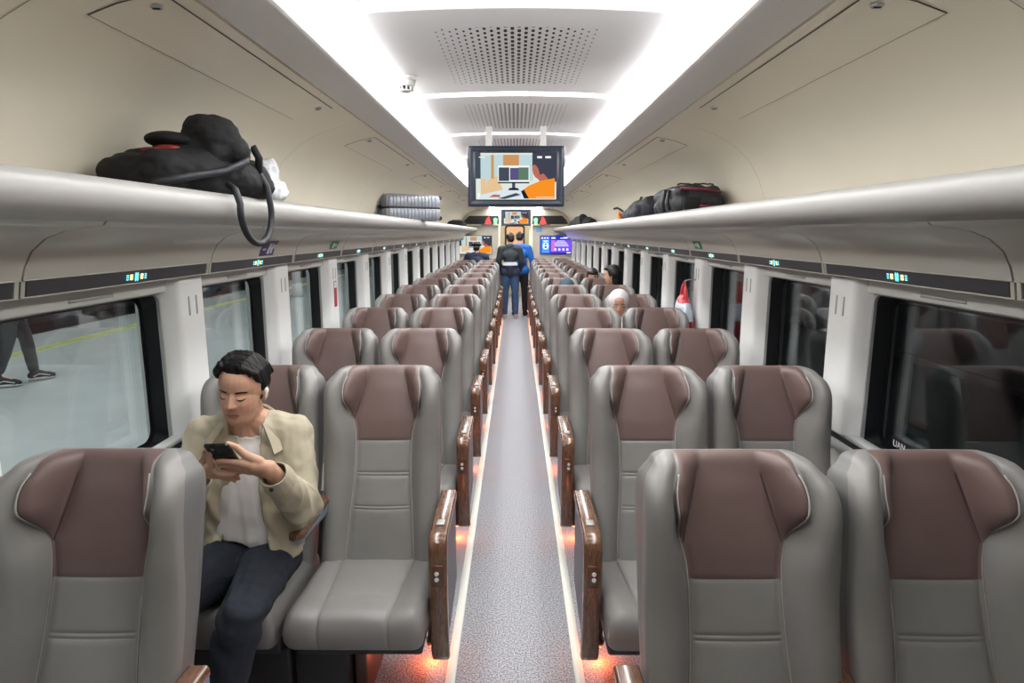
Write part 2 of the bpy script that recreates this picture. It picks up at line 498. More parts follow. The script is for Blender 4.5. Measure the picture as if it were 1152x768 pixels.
# ------------------------------------------------------------------ luggage racks
E_disp_b = emis('display_cyan', (.16, .85, 1.0), 2.2)
E_disp_a = emis('display_amber', (1.0, .72, .32), 2.2)
def rack(s, w):
    root = empty('luggage_rack', (s*1.2, 0, 1.70)); tag(root, 'long grey luggage rack shelf above the %s windows with rounded lip' % w, 'luggage rack')
    lip = []
    # shelf: lip at x .96..1.00, z 1.715..1.812, floor slopes slightly to the wall
    cx, cz, r = .985, 1.765, .046
    for k in range(11):
        a = R(90+18*k); lip.append((cx+r*.75*math.cos(a), cz+r*math.sin(a)))
    pts = [(1.40, 1.755)]+[(1.10, 1.785)]+lip+[(1.02, 1.708), (1.05, 1.716), (1.07, 1.722), (1.40, 1.735)]
    b = MB(); b.loft([[(s*(x-1.2), y, z-1.70) for x, z in pts] for y in (YBACK+.01, YEND-.01)])
    b.build('shelf', M_rackm, root, autosmooth=40)
    # curved underside panels, one per window, with gaps
    cur = [(1.045, 1.716), (1.06, 1.700), (1.10, 1.694), (1.16, 1.686), (1.215, 1.665), (1.255, 1.632), (1.278, 1.592), (1.288, 1.562), (1.290, 1.556)]
    cur2 = [(x+.012, z+.008) for x, z in cur[::-1]]
    for k, y in enumerate([prack[0]-P]+prack):
        ya, yb = y+.004+.08, min(y+P-.004+.08, YEND-.01)
        if yb-ya < .2: continue
        b = MB(); b.loft([[(s*(x-1.2), yy, z-1.70) for x, z in cur+cur2] for yy in (ya, yb)])
        b.build('underside_panel', M_under, root, autosmooth=40)
        # dark band below with the little seat display
        b = MB(); b.loft([[(s*(x-1.2), yy, z-1.70) for x, z in ((1.296, 1.555), (1.304, 1.512), (1.40, 1.512), (1.40, 1.555))] for yy in (ya+.02, yb-.02)], smooth=False)
        bd = b.build('display_band', M_band, root)
        # frame lips
        b = MB()
        for (x, z) in ((1.290, 1.557), (1.304, 1.510)):
            b.box(*sorted((s*(x-1.2-.003), s*(x-1.2+.012))), ya, yb, z-1.70-.0025, z-1.70+.002, .001, 1)
        for yy in (ya, yb-.014):
            b.loft([[(s*(x-1.2), q, z-1.70) for x, z in ((1.294, 1.558), (1.303, 1.510), (1.40, 1.510), (1.40, 1.558))] for q in (yy, yy+.014)], smooth=False)
        b.build('band_frame', M_under, root)
        # display: centre block and side digits, on the sloped band
        ym = (ya+yb)/2+.05*0
        if YEND-1 > ym > 0:
            d = [MB(), ]
            def tile(mb, yc, wy, tc, ht):
                x0, z0, x1, z1 = 1.296, 1.555, 1.304, 1.512
                a, c = tc-ht/2, tc+ht/2
                pp = lambda t: (s*(lerp(x0, x1, t)-1.2-.002), lerp(z0, z1, t)-1.70-.0012)
                (xa, za), (xc, zc) = pp(a), pp(c)
                mb.poly([(xa, yc-wy/2, za), (xa, yc+wy/2, za), (xc, yc+wy/2, zc), (xc, yc-wy/2, zc)])
            t1 = MB()
            for sx in (-1, 1):
                t1.mi = 0
                for q in range(2): tile(t1, ym+sx*.0055, .009, .36+.28*q, .24)       # centre cross
                tile(t1, ym+sx*.0055, .004, .5, .7)
                t1.mi = 1
                for q in range(2): tile(t1, ym+sx*.030, .017, .38+.22*q, .15)
                tile(t1, ym+sx*.026, .004, .5, .46); tile(t1, ym+sx*.034, .004, .5, .46)
                t1.mi = 0
                for q in range(3): tile(t1, ym+sx*.052, .012, .34+.16*q, .08)
            t1.build('seat_display', [E_disp_b, E_disp_a], bd, recalc=False)
    return root
rack_l = rack(-1, 'left'); rack_r = rack(1, 'right')
# ------------------------------------------------------------------ far partition, door, vestibule
M_part = mat('partition_beige', srgb(196, 190, 176), .45, bump=.03, bscale=40)
M_frame = mat('door_frame_cream', srgb(232, 226, 205), .35)
YE = YEND
b = MB()
DW, DH = .40, 1.90
b.box(-1.5, -DW, YE, YE+.06, 0, 2.45); b.box(DW, 1.5, YE, YE+.06, 0, 2.45); b.box(-DW, DW, YE, YE+.06, DH, 2.45)
tag(b.build('wall_far', M_part), kind='structure')
b = MB()
for s in (-1, 1): b.box(*sorted((s*(DW-.02), s*(DW+.035))), YE-.03, YE+.07, 0, DH+.03, .006, 2)
b.box(-DW-.035, DW+.035, YE-.03, YE+.07, DH-.01, DH+.04, .006, 2)
tag(b.build('trim_40', M_frame), kind='structure')
# vestibule shell
b = MB(); b.box(-.9, -.86, YE+.06, YE+1.5, 0, 2.3); b.box(.86, .9, YE+.06, YE+1.5, 0, 2.3); b.box(-.9, .9, YE+1.5, YE+1.54, 0, 2.3); b.box(-.9, .9, YE+.06, YE+1.5, 2.3, 2.34)
tag(b.build('wall_vestibule', M_frame), kind='structure')
# end door with rounded window
b = MB(); b.box(-.42, .42, YE+1.45, YE+1.50, 0, 1.95, .008, 2)
d1 = tag(b.build('door_1', M_frame), kind='structure')
def rrect(cx, cz, w, h, r, y, n=6):
    pts = []
    for sx, sz, a0 in ((1, 1, 0), (-1, 1, 90), (-1, -1, 180), (1, -1, 270)):
        for k in range(n+1):
            a = R(a0+90*k/n); pts.append(Vector((cx+sx*(w/2-r)+r*math.cos(a), y, cz+sz*(h/2-r)+r*math.sin(a))))
    return pts
b = MB(); b.loft([rrect(-.02, 1.50, .54, .78, .08, YE+1.45), rrect(-.02, 1.50, .54, .78, .08, YE+1.43), rrect(-.02, 1.50, .46, .70, .06, YE+1.43), rrect(-.02, 1.50, .46, .70, .06, YE+1.448)], cap=False, smooth=False)
b.build('window_seal', M_black, d1)
b = MB(); b.poly(rrect(-.02, 1.50, .46, .70, .06, YE+1.446)); b.build('lit_pane', emis('orange_room', (1.0, .55, .28), .95), d1, recalc=False)
b = MB(); b.box(.30, .33, YE+1.41, YE+1.45, .9, 1.15, .006, 2); b.build('door_handle', M_silver, d1)
# sliding door leaf, open, parked behind the partition: only its edge shows
b = MB(); b.box(DW-.06, DW+.75, YE+.065, YE+.10, 0, DH, .006, 2); d2 = tag(b.build('door_2', M_frame), kind='structure')
b = MB(); b.box(DW-.05, DW-.03, YE+.055, YE+.066, .95, 1.2, .003, 2); b.build('door_handle', M_silver, d2)
# ledges over the partition, closing the compartment ends
b = MB()
for s in (-1, 1): b.box(*sorted((s*.42, s*1.40)), YE-.12, YE, 1.865, 1.885, .006, 2)
tag(b.build('trim_41', M_frame), kind='structure')

# ------------------------------------------------------------------ screens
E = {}
def ec(name, r, g, bl, s=1.0):
    if name not in E: E[name] = emis('screen_'+name, srgb(r, g, bl), s)
    return E[name]
PAL = [('cream', 226, 232, 222), ('wood', 206, 152, 96), ('paleblue', 192, 216, 220), ('grey', 70, 78, 92), ('white', 245, 250, 250), ('green', 96, 126, 104),
       ('purple', 92, 84, 130), ('orange', 250, 148, 40), ('skin', 190, 110, 92), ('hair', 66, 68, 84), ('dark', 28, 34, 44), ('woodlight', 230, 196, 150), ('table', 218, 232, 238)]
def film_screen(parent, w, h, z0):
    """the broadcast on the televisions: a worker in an orange shirt at a monitor"""
    names = [p[0] for p in PAL]; mats = [ec(*p, s=1.0) for p in PAL]
    b = MB(); lay = [0]
    def poly(c, pts):
        b.mi = names.index(c); lay[0] += 1
        b.poly([((x-.5)*w, -lay[0]*.00012, z0+(1-y)*h) for x, y in pts])
    def ell(c, cx, cy, rx, ry, rot=0, n=20):
        pts = []
        for k in range(n):
            a = -2*math.pi*k/n; x, y = rx*math.cos(a), ry*math.sin(a)
            pts.append((cx+x*math.cos(rot)-y*math.sin(rot), cy+(x*math.sin(rot)+y*math.cos(rot))))
        poly(c, pts)
    q = lambda x0, y0, x1, y1: [(x0, y1), (x1, y1), (x1, y0), (x0, y0)]
    poly('cream', q(0, 0, 1, 1))
    poly('grey', q(0, 0, .06, .55)); poly('paleblue', q(.06, .05, .20, .95)); poly('woodlight', [(.10, .93), (.34, .80), (.26, .45), (.14, .60)])
    poly('wood', q(.19, .04, .225, .55)); poly('paleblue', q(.225, .04, .34, .5)); poly('wood', q(.34, .04, .54, .30)); poly('woodlight', q(.06, .55, .12, .9))
    poly('table', [(.05, .98), (.99, .98), (.99, .62), (.66, .66), (.05, .9)])
    poly('paleblue', q(.535, .04, .71, .6))
    poly('white', q(.275, .27, .665, .64)); poly('grey', q(.285, .31, .42, .60)); poly('purple', q(.42, .32, .53, .58)); poly('green', q(.53, .31, .655, .58))
    poly('white', q(.415, .31, .425, .6)); poly('dark', q(.275, .62, .665, .65)); poly('grey', q(.45, .65, .49, .76)); poly('dark', [(.40, .80), (.54, .80), (.52, .75), (.42, .75)])
    poly('grey', [(.27, .98), (.50, .86), (.56, .90), (.36, .99)]); poly('skin', [(.16, .95), (.30, .95), (.30, .90), (.22, .89)])
    poly('hair', [(.70, .0), (.70, .28), (.78, .58), (1, .62), (1, .0)])
    ell('skin', .745, .40, .040, .15, -.15); poly('skin', [(.74, .50), (.80, .62), (.92, .60), (.84, .44)])
    poly('orange', [(.58, .80), (.66, .70), (.80, .60), (.98, .54), (.98, .98), (.66, .98)]); poly('dark', [(.56, .82), (.60, .79), (.66, .98), (.60, .98)])
    poly('white', q(.76, .07, .82, .115)); poly('white', [(.86, .115), (.93, .115), (.93, .07), (.86, .07)]); poly('white', q(.04, .08, .12, .10))
    poly('white', q(.75, .945, .97, .955)); poly('white', q(.02, .86, .05, .97))
    return b.build('picture', mats, parent, recalc=False)
M_tvb = mat('television_black', srgb(38, 46, 60), .3)
M_tvs = mat('television_bezel', srgb(70, 84, 100), .35)
def hanging_tv(loc, w, h, label, ceil_z, bez=.06):
    root = empty('television', loc, label=label, cat='television')
    b = MB(); b.box(-w/2, w/2, -.03, .045, 0, h, .008, 3); b.build('casing', M_tvb, root)
    b = MB()
    o = rrect(0, h/2, w-.004, h-.004, .008, -.0305); i = rrect(0, h/2, w-bez*.55, h-bez*.55, .006, -.0335); i2 = rrect(0, h/2, w-bez*1.2, h-bez*1.2, .004, -.0310)
    b.loft([o, i, i2], cap=False, smooth=False); b.build('bezel', M_tvb, root)
    b = MB(); b.loft([rrect(0, h/2, w-bez*.60, h-bez*.60, .006, -.0337), rrect(0, h/2, w-bez*.66, h-bez*.66, .006, -.0345), rrect(0, h/2, w-bez*.70, h-bez*.70, .006, -.0335)], cap=False, smooth=False)
    b.build('trim_line', M_tvs, root)
    sw, sh = w-bez*1.75, h-bez*1.5
    b = MB(); b.box(-sw/2-.004, sw/2+.004, -.0315, -.029, h/2-sh/2-.004, h/2+sh/2+.004); sc = b.build('screen', M_black, root)
    pc = film_screen(sc, sw, sh, h/2-sh/2); pc.location = (0, -.0316, 0)
    for s in (-1, 1):
        b = MB(); b.box(s*w*.28-.02, s*w*.28+.02, -.005, .035, h-.01, ceil_z-loc[2]); b.build('ceiling_bracket', M_white, root)
    return root
hanging_tv((.003, 4.20, 1.848), .622, .380, 'large black television hanging from the ceiling in the foreground of the aisle', 2.35)
hanging_tv((.01, 13.55, 1.830), .62, .335, 'small distant television hanging over the aisle in front of the far door', 2.35)

def wall_tv(x, label, film):
    w, h = .80, .44
    root = empty('television', (x, YE-.035, 1.165), label=label, cat='television')
    b = MB(); b.box(-w/2-.012, w/2+.012, 0, .035, -.012, h+.012, .006, 2); b.build('casing', M_tvb, root)
    b = MB(); b.box(-w/2, w/2, -.002, .0, 0, h); sc = b.build('screen', M_black, root)
    if film:
        pc = film_screen(sc, w, h, 0); pc.location = (0, -.0025, 0)
    else:
        names = ['blue', 'violet', 'magenta', 'white', 'cyan', 'navy']
        mats = [ec('blue', 58, 92, 220, 1.3), ec('violet', 118, 78, 220, 1.3), ec('magenta', 190, 110, 205, 1.3), ec('white2', 235, 240, 255, 1.3), ec('cyan', 80, 170, 235, 1.3), ec('navy', 48, 52, 180, 1.3)]
        b = MB(); lay = [0]
        def poly(c, pts):
            b.mi = names.index(c); lay[0] += 1; b.poly([((x_-.5)*w, -.0025-lay[0]*.00012, (1-y_)*h) for x_, y_ in pts])
        q = lambda x0, y0, x1, y1: [(x0, y1), (x1, y1), (x1, y0), (x0, y0)]
        def ell(c, cx, cy, rx, ry): poly(c, [(cx+rx*math.cos(-2*math.pi*k/18), cy+ry*math.sin(-2*math.pi*k/18)) for k in range(18)])
        poly('navy', q(0, 0, 1, 1)); poly('blue', q(.0, .0, .30, 1)); poly('cyan', q(.06, .22, .27, .92)); poly('violet', q(.32, .22, .97, .90)); poly('magenta', q(.34, .24, .46, .86))
        ell('white', .165, .55, .095, .2); ell('cyan', .165, .46, .04, .07); poly('blue', q(.13, .56, .20, .68)); poly('white', q(.09, .25, .24, .30)); poly('blue', q(.09, .80, .24, .84))
        for k in range(3): poly('white', q(.03+.085*k, .07, .085+.085*k, .15))
        poly('white', q(.34, .07, .47, .15)); poly('white', q(.62, .10, .95, .14)); poly('white', q(.72, .06, .95, .09))
        for k, (a, c) in enumerate(((.52, .76), (.46, .82), (.44, .86), (.46, .88))): poly('white', q(a, .26+.09*k, c, .295+.09*k))
        for k in range(4): ell('white', .47+.125*k, .75, .035, .07)
        poly('white', q(.82, .91, .95, .97))
        b.build('picture', mats, sc, recalc=False)
    return root
wall_tv(-1.00, 'television on the far partition left of the door, showing a worker in orange', True)
wall_tv(1.02, 'television on the far partition right of the door, showing a blue and violet information screen', False)

# dark display panels above the partition, with a red and a green lamp each
E_red = emis('lamp_red', (1.0, .05, .05), 3.0); E_grn = emis('lamp_green', (.25, 1.0, .35), 2.2)
for s, w in ((-1, 'left'), (1, 'right')):
    b = MB()
    pts = [(.43, 1.90), (.43, 2.10), (1.15, 2.10), (1.26, 1.99), (1.30, 1.90)]
    b.prism([(s*x, YE-.09, z) for x, z in pts], (0, .08, 0))
    o = b.build('display_board', M_black); o.data.materials.append(M_dark)
    tag(o, 'long black board above the far partition, %s of the door, with red and green lamps' % w, 'display board')
    b = MB(); b.cyl((s*.50, YE-.10, 2.00), (s*.50, YE-.09, 2.00), .05, n=20); b.box(*sorted((s*.46, s*.54)), YE-.10, YE-.09, 1.90, 1.96); b.build('green_lamp', E_grn, o)
    b = MB(); b.poly([(s*.60, YE-.094, 1.90), (s*.66, YE-.094, 2.08), (s*.72, YE-.094, 2.02), (s*.76, YE-.094, 1.90)]); b.prism([(s*.60, YE-.094, 1.92), (s*.66, YE-.094, 2.06), (s*.75, YE-.094, 1.92)], (0, .004, 0)); b.build('red_lamp', E_red, o)
# stickers on the partition
M_blue = mat('sticker_blue', srgb(120, 170, 215), .4); M_brown = mat('sticker_brown', srgb(120, 84, 84), .4)
b = MB(); b.box(.50, .66, YE-.004, YE, 1.70, 1.82); tag(b.build('sticker', M_blue), 'pale blue sticker on the partition beside the top right corner of the far door', 'sticker')
b = MB(); b.box(.60, .86, YE-.124, YE-.120, 1.866, 1.884); tag(b.build('name_strip', M_brown), 'thin brown label strip on the ledge above the right partition', 'label')
b = MB(); b.box(-.86, -.56, YE-.124, YE-.120, 1.866, 1.884); tag(b.build('name_strip', mat('strip_purple', srgb(90, 80, 120), .4)), 'thin purple label strip on the ledge above the left partition', 'label')

# signs on the rack undersides and pillars
M_sgn = mat('sign_purple', srgb(52, 42, 96), .3); M_sgw = mat('sign_white', srgb(210, 214, 226), .4); M_grn = mat('sign_green', srgb(22, 120, 84), .35); M_red = mat('label_red', srgb(176, 50, 66), .4)
def under_pt(s, t, off=.004):
    # point on the curved underside, t 0..1 from band upwards
    cur = [(1.288, 1.562), (1.278, 1.592), (1.255, 1.632), (1.215, 1.665)]
    f = t*3; i = min(int(f), 2); u = f-i
    return (s*(lerp(cur[i][0], cur[i+1][0], u)-off), lerp(cur[i][1], cur[i+1][1], u)-off*.4)
def sign(s, y0, y1, t0, t1, m, label, marks, cat='sign'):
    b = MB(); n = 6; off = .003
    b.loft([[(*[under_pt(s, lerp(t0, t1, k/n), off)[0]], y, under_pt(s, lerp(t0, t1, k/n), off)[1]) for k in range(n+1)] for y in (y0, y1)], closed=False, cap=False)
    b.loft([[(under_pt(s, lerp(t0, t1, k/n), 0)[0], y, under_pt(s, lerp(t0, t1, k/n), 0)[1]) for k in range(n+1)] for y in (y0, y1)], closed=False, cap=False)
    o = tag(b.build('sign', m), label, cat)
    b = MB()
    for (a0, a1, c0, c1) in marks:
        b.loft([[(under_pt(s, lerp(t0, t1, lerp(c0, c1, k/3)), .0045)[0], y, under_pt(s, lerp(t0, t1, lerp(c0, c1, k/3)), .0045)[1]) for k in range(4)] for y in (lerp(y0, y1, a0), lerp(y0, y1, a1))], closed=False, cap=False)
    b.build('symbol', M_sgw, o)
mk = [(.08, .3, .45, .55), (.45, .62, .15, .85), (.45, .75, .45, .6), (.68, .82, .2, .8), (.86, .95, .5, .75)]
sign(-1, 3.18, 3.36, .05, .75, M_sgn, 'small purple sign with white marks under the left rack near the hanging bag handle', mk)
sign(-1, 4.38, 4.56, .10, .60, M_grn, 'small green sign under the left luggage rack', [(.3, .5, .2, .8), (.6, .8, .4, .7)])
sign(1, 4.38, 4.56, .10, .60, M_grn, 'small green sign under the right luggage rack', [(.3, .5, .2, .8), (.6, .8, .4, .7)])
b = MB(); b.box(-WX+.0665, -WX+.068, YW0+2*P-.03, YW0+2*P+.04, 1.14, 1.33); o = tag(b.build('sticker', M_red), 'narrow red and white sticker on the third white pillar from the left', 'sticker')
b = MB(); b.box(-WX+.0675, -WX+.069, YW0+2*P-.025, YW0+2*P+.035, 1.28, 1.325); b.build('white_patch', M_white, o)
# white lettering on the nearest right window pane
M4 = Matrix.Translation((WX+.060, 2.355, .868)) @ Matrix.Rotation(R(-90), 4, 'Z') @ Matrix.Rotation(R(90), 4, 'X')
o = text_mesh('UAN', .036, M4, 'window_lettering', M_white, None, align='LEFT'); tag(o, 'small white letters at the lower left corner of the nearest right window', 'lettering')

# unseen glowing panel, added to brighten the vestibule
b = MB(); b.box(-.3, .3, YE+.5, YE+1.1, 2.27, 2.30); tag(b.build('ceiling_light', emis('vestibule_fill', (1, .95, .82), 7)), 'added square fill panel on the ceiling of the vestibule past the far door', 'light')
# ------------------------------------------------------------------ seats
def leather(name, col, rough=.42):
    m = mat(name, col, rough, bump=.12, bscale=420, vary=.05, vscale=9)
    return m
M_lea = leather('grey_leather', srgb(135, 133, 131))
M_mar = leather('maroon_leather', srgb(114, 94, 90))
M_pipe = mat('piping', srgb(178, 174, 170), .5)
M_shell = mat('seat_shell', srgb(112, 112, 112), .45)
def wood():
    m = mat('brown_wood', srgb(118, 72, 44), .22, coat=.6)
    nt = m.node_tree; bs = nt.nodes['Principled BSDF']; tc = nt.nodes.new('ShaderNodeTexCoord'); mp = nt.nodes.new('ShaderNodeMapping'); mp.inputs['Scale'].default_value = (30, 3, 3)
    n = nt.nodes.new('ShaderNodeTexNoise'); n.inputs['Scale'].default_value = 6; n.inputs['Detail'].default_value = 6; n.inputs['Distortion'].default_value = 1.2
    r = nt.nodes.new('ShaderNodeValToRGB'); r.color_ramp.elements[0].position = .3; r.color_ramp.elements[1].position = .72
    r.color_ramp.elements[0].color = (*srgb(78, 52, 38), 1); r.color_ramp.elements[1].color = (*srgb(132, 94, 70), 1)
    nt.links.new(tc.outputs['Object'], mp.inputs['Vector']); nt.links.new(mp.outputs['Vector'], n.inputs['Vector']); nt.links.new(n.outputs['Fac'], r.inputs['Fac']); nt.links.new(r.outputs['Color'], bs.inputs['Base Color'])
    return m
M_wood = wood()
M_woodd = mat('dark_brown_wood', srgb(96, 62, 44), .25, coat=.5, vary=.2, vscale=5)
M_sidep = mat('armrest_side_grey', srgb(112, 118, 128), .55, bump=.1, bscale=300)
M_bluegrey = mat('blue_grey_plastic', srgb(150, 172, 196), .4)
M_redleg = mat('base_leg_brown', srgb(96, 66, 60), .4)
M_base = mat('base_charcoal', srgb(52, 53, 55), .55)
SW = .230           # half width
ZJ, ZT = .40, 1.112  # back: junction height, top height
REC = .26            # lean of the top of the back
TM, TF = .635, .75    # head pad bottom, fold meeting
def cat(tab, t):
    # smooth curve through the points
    n = len(tab)
    if t <= tab[0][0]: return tab[0][1]
    for i in range(n-1):
        if t <= tab[i+1][0]:
            x0, y0 = tab[i]; x1, y1 = tab[i+1]; h = x1-x0; u = (t-x0)/h
            m0 = (y1-tab[i-1][1])/(x1-tab[i-1][0]) if i > 0 else (y1-y0)/h
            m1 = (tab[i+2][1]-y0)/(tab[i+2][0]-x0) if i < n-2 else (y1-y0)/h
            return (2*u**3-3*u*u+1)*y0+(u**3-2*u*u+u)*h*m0+(-2*u**3+3*u*u)*y1+(u**3-u*u)*h*m1
    return tab[-1][1]
def bw(t): return cat([(0, .136), (.25, .124), (.45, .114), (TM, .113), (.71, .119), (.80, .138), (.88, .151), (.94, .152), (1.0, .140)], t)
def xf(t):
    if t >= TF: return lerp(bw(TF)-.006, .074, (t-TF)/(1-TF))
    return bw(t)-.006
def crest(t): return cat([(0, .050), (.40, .056), (.60, .076), (.75, .110), (.88, .132), (.95, .124), (1.0, .096)], t)
def outer(t):
    w = SW-.010*(1-t)*0
    if t > .88:
        u = (t-.88)/.12; w -= .034*(1-math.sqrt(max(0, 1-u*u)))
    if t < .5: w -= .006*(1-t/.5)
    return w
def bulge(t): return interp([(0, .012), (.25, .020), (.5, .006), (.62, .004), (.75, .012), (.9, .010), (1, .002)], t)
def groove(t):
    g = 0
    for s in (.29, .46, TM):
        for o in ((-.008, .008) if s != TM else (0,)):
            g = max(g, math.exp(-((t-s-o)/.0035)**2))
    return g
NC = [0, .2, .4, .6, .8, .93]
def half_front(t):
    """(x, forward, zone) from the centre outwards; zone 0 centre, 1 wing inner, 2 bolster"""
    out = []; B = bw(t); X = xf(t); C = crest(t); O = outer(t); g = groove(t)
    for c in NC:
        out.append((X*c, bulge(t)*(1-c*c*.8)-.003*g, 0))
    out.append((X, -.004, 0))                       # fold seam
    wf = max(0, (t-TF)/(1-TF)); wi = min(1, wf*1.9); wi = wi*wi*(3-2*wi)
    for c in (.12, .35, .65, .9):                   # wing inner face
        out.append((lerp(X, B-.001, c), lerp(.001+.002*c, C*.78*math.sin(c*math.pi/2)**1.15, wi)-0*g, 1))
    fb = lerp(.0, C*.78, wi)
    out.append((B, fb-.004, 1))                     # piping seam
    W = O-B
    for c, f in ((.05, .10), (.15, .45), (.30, .80), (.50, 1.0), (.68, .985), (.82, .88)):
        v = lerp(f, 1-(1-f)*.45, wi)
        out.append((B+W*c, C*v, 2))
    for a in (35, 55, 75, 90):                     # outer roll
        out.append((O-W*.13+W*.13*math.sin(R(a)), C*.88-.040*(1-math.cos(R(a))), 2))
    return out
def back_mesh():
    bm = bmesh.new()
    ts = [i/58 for i in range(59)]
    for s in (.29-.008, .29+.008, .46-.008, .46+.008, TM, TF):
        ts += [s-.004, s-.0015, s+.0015, s+.004] if s != TF else [s]
    ts = sorted(set(round(t, 4) for t in ts if 0 <= t <= 1))
    D = .075
    rows = []
    L = math.hypot(REC, ZT-ZJ); dy, dz = REC/L, (ZT-ZJ)/L
    def place(x, f, h): # f forward (perpendicular to the lean), h along the back
        return Vector((x, h*dy-f*dz, ZJ+h*dz+f*dy*0.35))
    def row(t, shrink=0.0, lift=0.0):
        hf = half_front(t); O = outer(t)
        th = interp([(0, .10), (.5, .09), (1, .065)], t)
        back = [(O, -.01, 3), (O, -.03, 3), (O-.004, -th*.7, 3), (O-.02, -th*.95, 3), (O-.05, -th, 3), (O*.5, -th-.006, 3), (0, -th-.008, 3)]
        right = hf+back; left = [(-x, f, z) for x, f, z in right[1:-1]][::-1]
        loop = right+left; mid = -.02
        pts = []
        for x, f, z in loop:
            ff = lerp(f, mid, shrink); ex = max(0, abs(x)-.13); xx = math.copysign(abs(x)-ex*shrink*.75*(1-.0), x) if x else 0
            pts.append((place(xx, ff, t*L+lift), z))
        return pts
    prev = None; zones = None
    allrows = [(t, 0, 0) for t in ts]
    for k in range(1, 7):
        a = R(15*k); allrows.append((1.0, 1-math.cos(a), .030*math.sin(a)))
    vr = []
    for (t, sh, li) in allrows:
        pts = row(t, sh, li); vr.append(([bm.verts.new(p) for p, z in pts], [z for p, z in pts], t))
    for (a, za, ta), (b, zb, tb) in zip(vr, vr[1:]):
        n = len(a)
        for i in range(n):
            j = (i+1) % n
            f = bm.faces.new([a[i], a[j], b[j], b[i]]); f.smooth = True
            zi, zj = za[i], za[j]; z = max(zi, zj) if 3 not in (zi, zj) else 3
            tm = (ta+tb)/2
            if z == 0: f.material_index = 1 if tm > TM else 0
            elif z == 1: f.material_index = 1 if tm > TM else 0
            elif z == 2: f.material_index = 0
            else: f.material_index = 2
            if len(vr) and li and 0: pass
    bm.faces.new(vr[0][0])
    topv = [v for r, z, t in vr for v in r if t > .97]
    try: tf = bm.faces.new(vr[-1][0][::-1]); tf.material_index = 0
    except ValueError: pass
    for _ in range(2): bmesh.ops.smooth_vert(bm, verts=topv, factor=.5, use_axis_x=True, use_axis_y=True, use_axis_z=True)
    bmesh.ops.recalc_face_normals(bm, faces=bm.faces[:])
    # piping path points
    pipe = []
    for t in [TM+(1-TM)*k/30 for k in range(31)]:
        wi = min(1, max(0, (t-TF)/(1-TF))*1.9); wi = wi*wi*(3-2*wi); pipe.append(place(bw(t), lerp(0, crest(t)*.78, wi)+.001, t*L))
    low = [place(bw(t), .001, t*L) for t in [TM*k/20 for k in range(21)]]
    fold = [place(xf(t), .000, t*L) for t in [TF+(1-TF)*k/16 for k in range(17)]]
    return bm, pipe, low, fold
bmB, pipeP, pipeL, foldP = back_mesh()
def split_bm(bm, idx):
    c = bm.copy(); bmesh.ops.delete(c, geom=[f for f in c.faces if f.material_index not in idx], context='FACES')
    for f in c.faces: f.material_index = idx.index(f.material_index)
    return c
def bm_obj(name, bm, mats, parent):
    me = bpy.data.meshes.new(name); bm.to_mesh(me); bm.free()
    for m in mats: me.materials.append(m)
    o = bpy.data.objects.new(name, me); COL.objects.link(o); o.parent = parent; return o

def cushion_bm():
    bm = bmesh.new(); ny = 44
    W, Y0, Y1 = .2295, -.43, .07          # front .. under the back
    def cols(v):
        ins = lerp(.112, .148, min(1, max(0, v)))
        h = [0, ins*.3, ins*.6, ins*.85, ins-.007, ins-.003, ins, ins+.003, ins+.007]+[lerp(ins+.007, W, c) for c in (.25, .45, .6, .72, .82, .9, .96, 1)]
        return [-x for x in h[::-1]][:-1]+h, ins
    def top(x, v, ins):
        z = .450-.034*v+.012*math.exp(-((abs(x)/W-.82)/.2)**2)
        z -= .008*math.exp(-((abs(x)-ins)/.003)**2)
        if abs(x) < ins+.001: z -= .005*math.exp(-((v-.86)/.008)**2)+.005*math.exp(-((v-.30)/.008)**2)
        z += .007*(1-min(1, abs(x)/ins)**2)
        return z
    prof_ = []
    for k in range(5): prof_.append(('b', lerp(Y1, Y0+.07, k/4)))
    for k in range(1, 14): prof_.append(('r', k/14*180))
    for k in range(ny+1): prof_.append(('t', lerp(Y0+.055, Y1, k/ny)))
    rows = []
    for kind, q in prof_:
        yv = q if kind != 'r' else Y0+.02
        v = (yv-Y0)/(Y1-Y0); xs, ins = cols(v if kind == 't' else 0.0 if kind == 'b' else .1)
        r = []
        for x in xs:
            e = abs(x)/W
            edge = max(0, (e-.84)/.16); rd = .034*(1-math.sqrt(max(0, 1-edge*edge)))
            if kind == 'b': y, z = q, .315+rd
            elif kind == 't': y, z = q, top(x, v, ins)-rd
            else:
                zt = top(x, .11, ins)-rd; zb = .315+rd; a = R(q)
                gr = .006*math.exp(-((abs(x)-ins)/.003)**2)
                z = (zt+zb)/2-(zt-zb)/2*math.cos(a); y = Y0+.055-.058*max(0, math.sin(a))**.8+gr*math.sin(a)+rd*.5
            r.append(bm.verts.new((x, y, z)))
        rows.append(r)
    n = len(rows[0])
    for a, b in zip(rows, rows[1:]):
        for i in range(n-1):
            f = bm.faces.new([a[i], a[i+1], b[i+1], b[i]]); f.smooth = True
    for side in (0, n-1): bm.faces.new([r[side] for r in rows])
    bm.faces.new(rows[0]+rows[-1][::-1])
    bmesh.ops.recalc_face_normals(bm, faces=bm.faces[:]); return bm

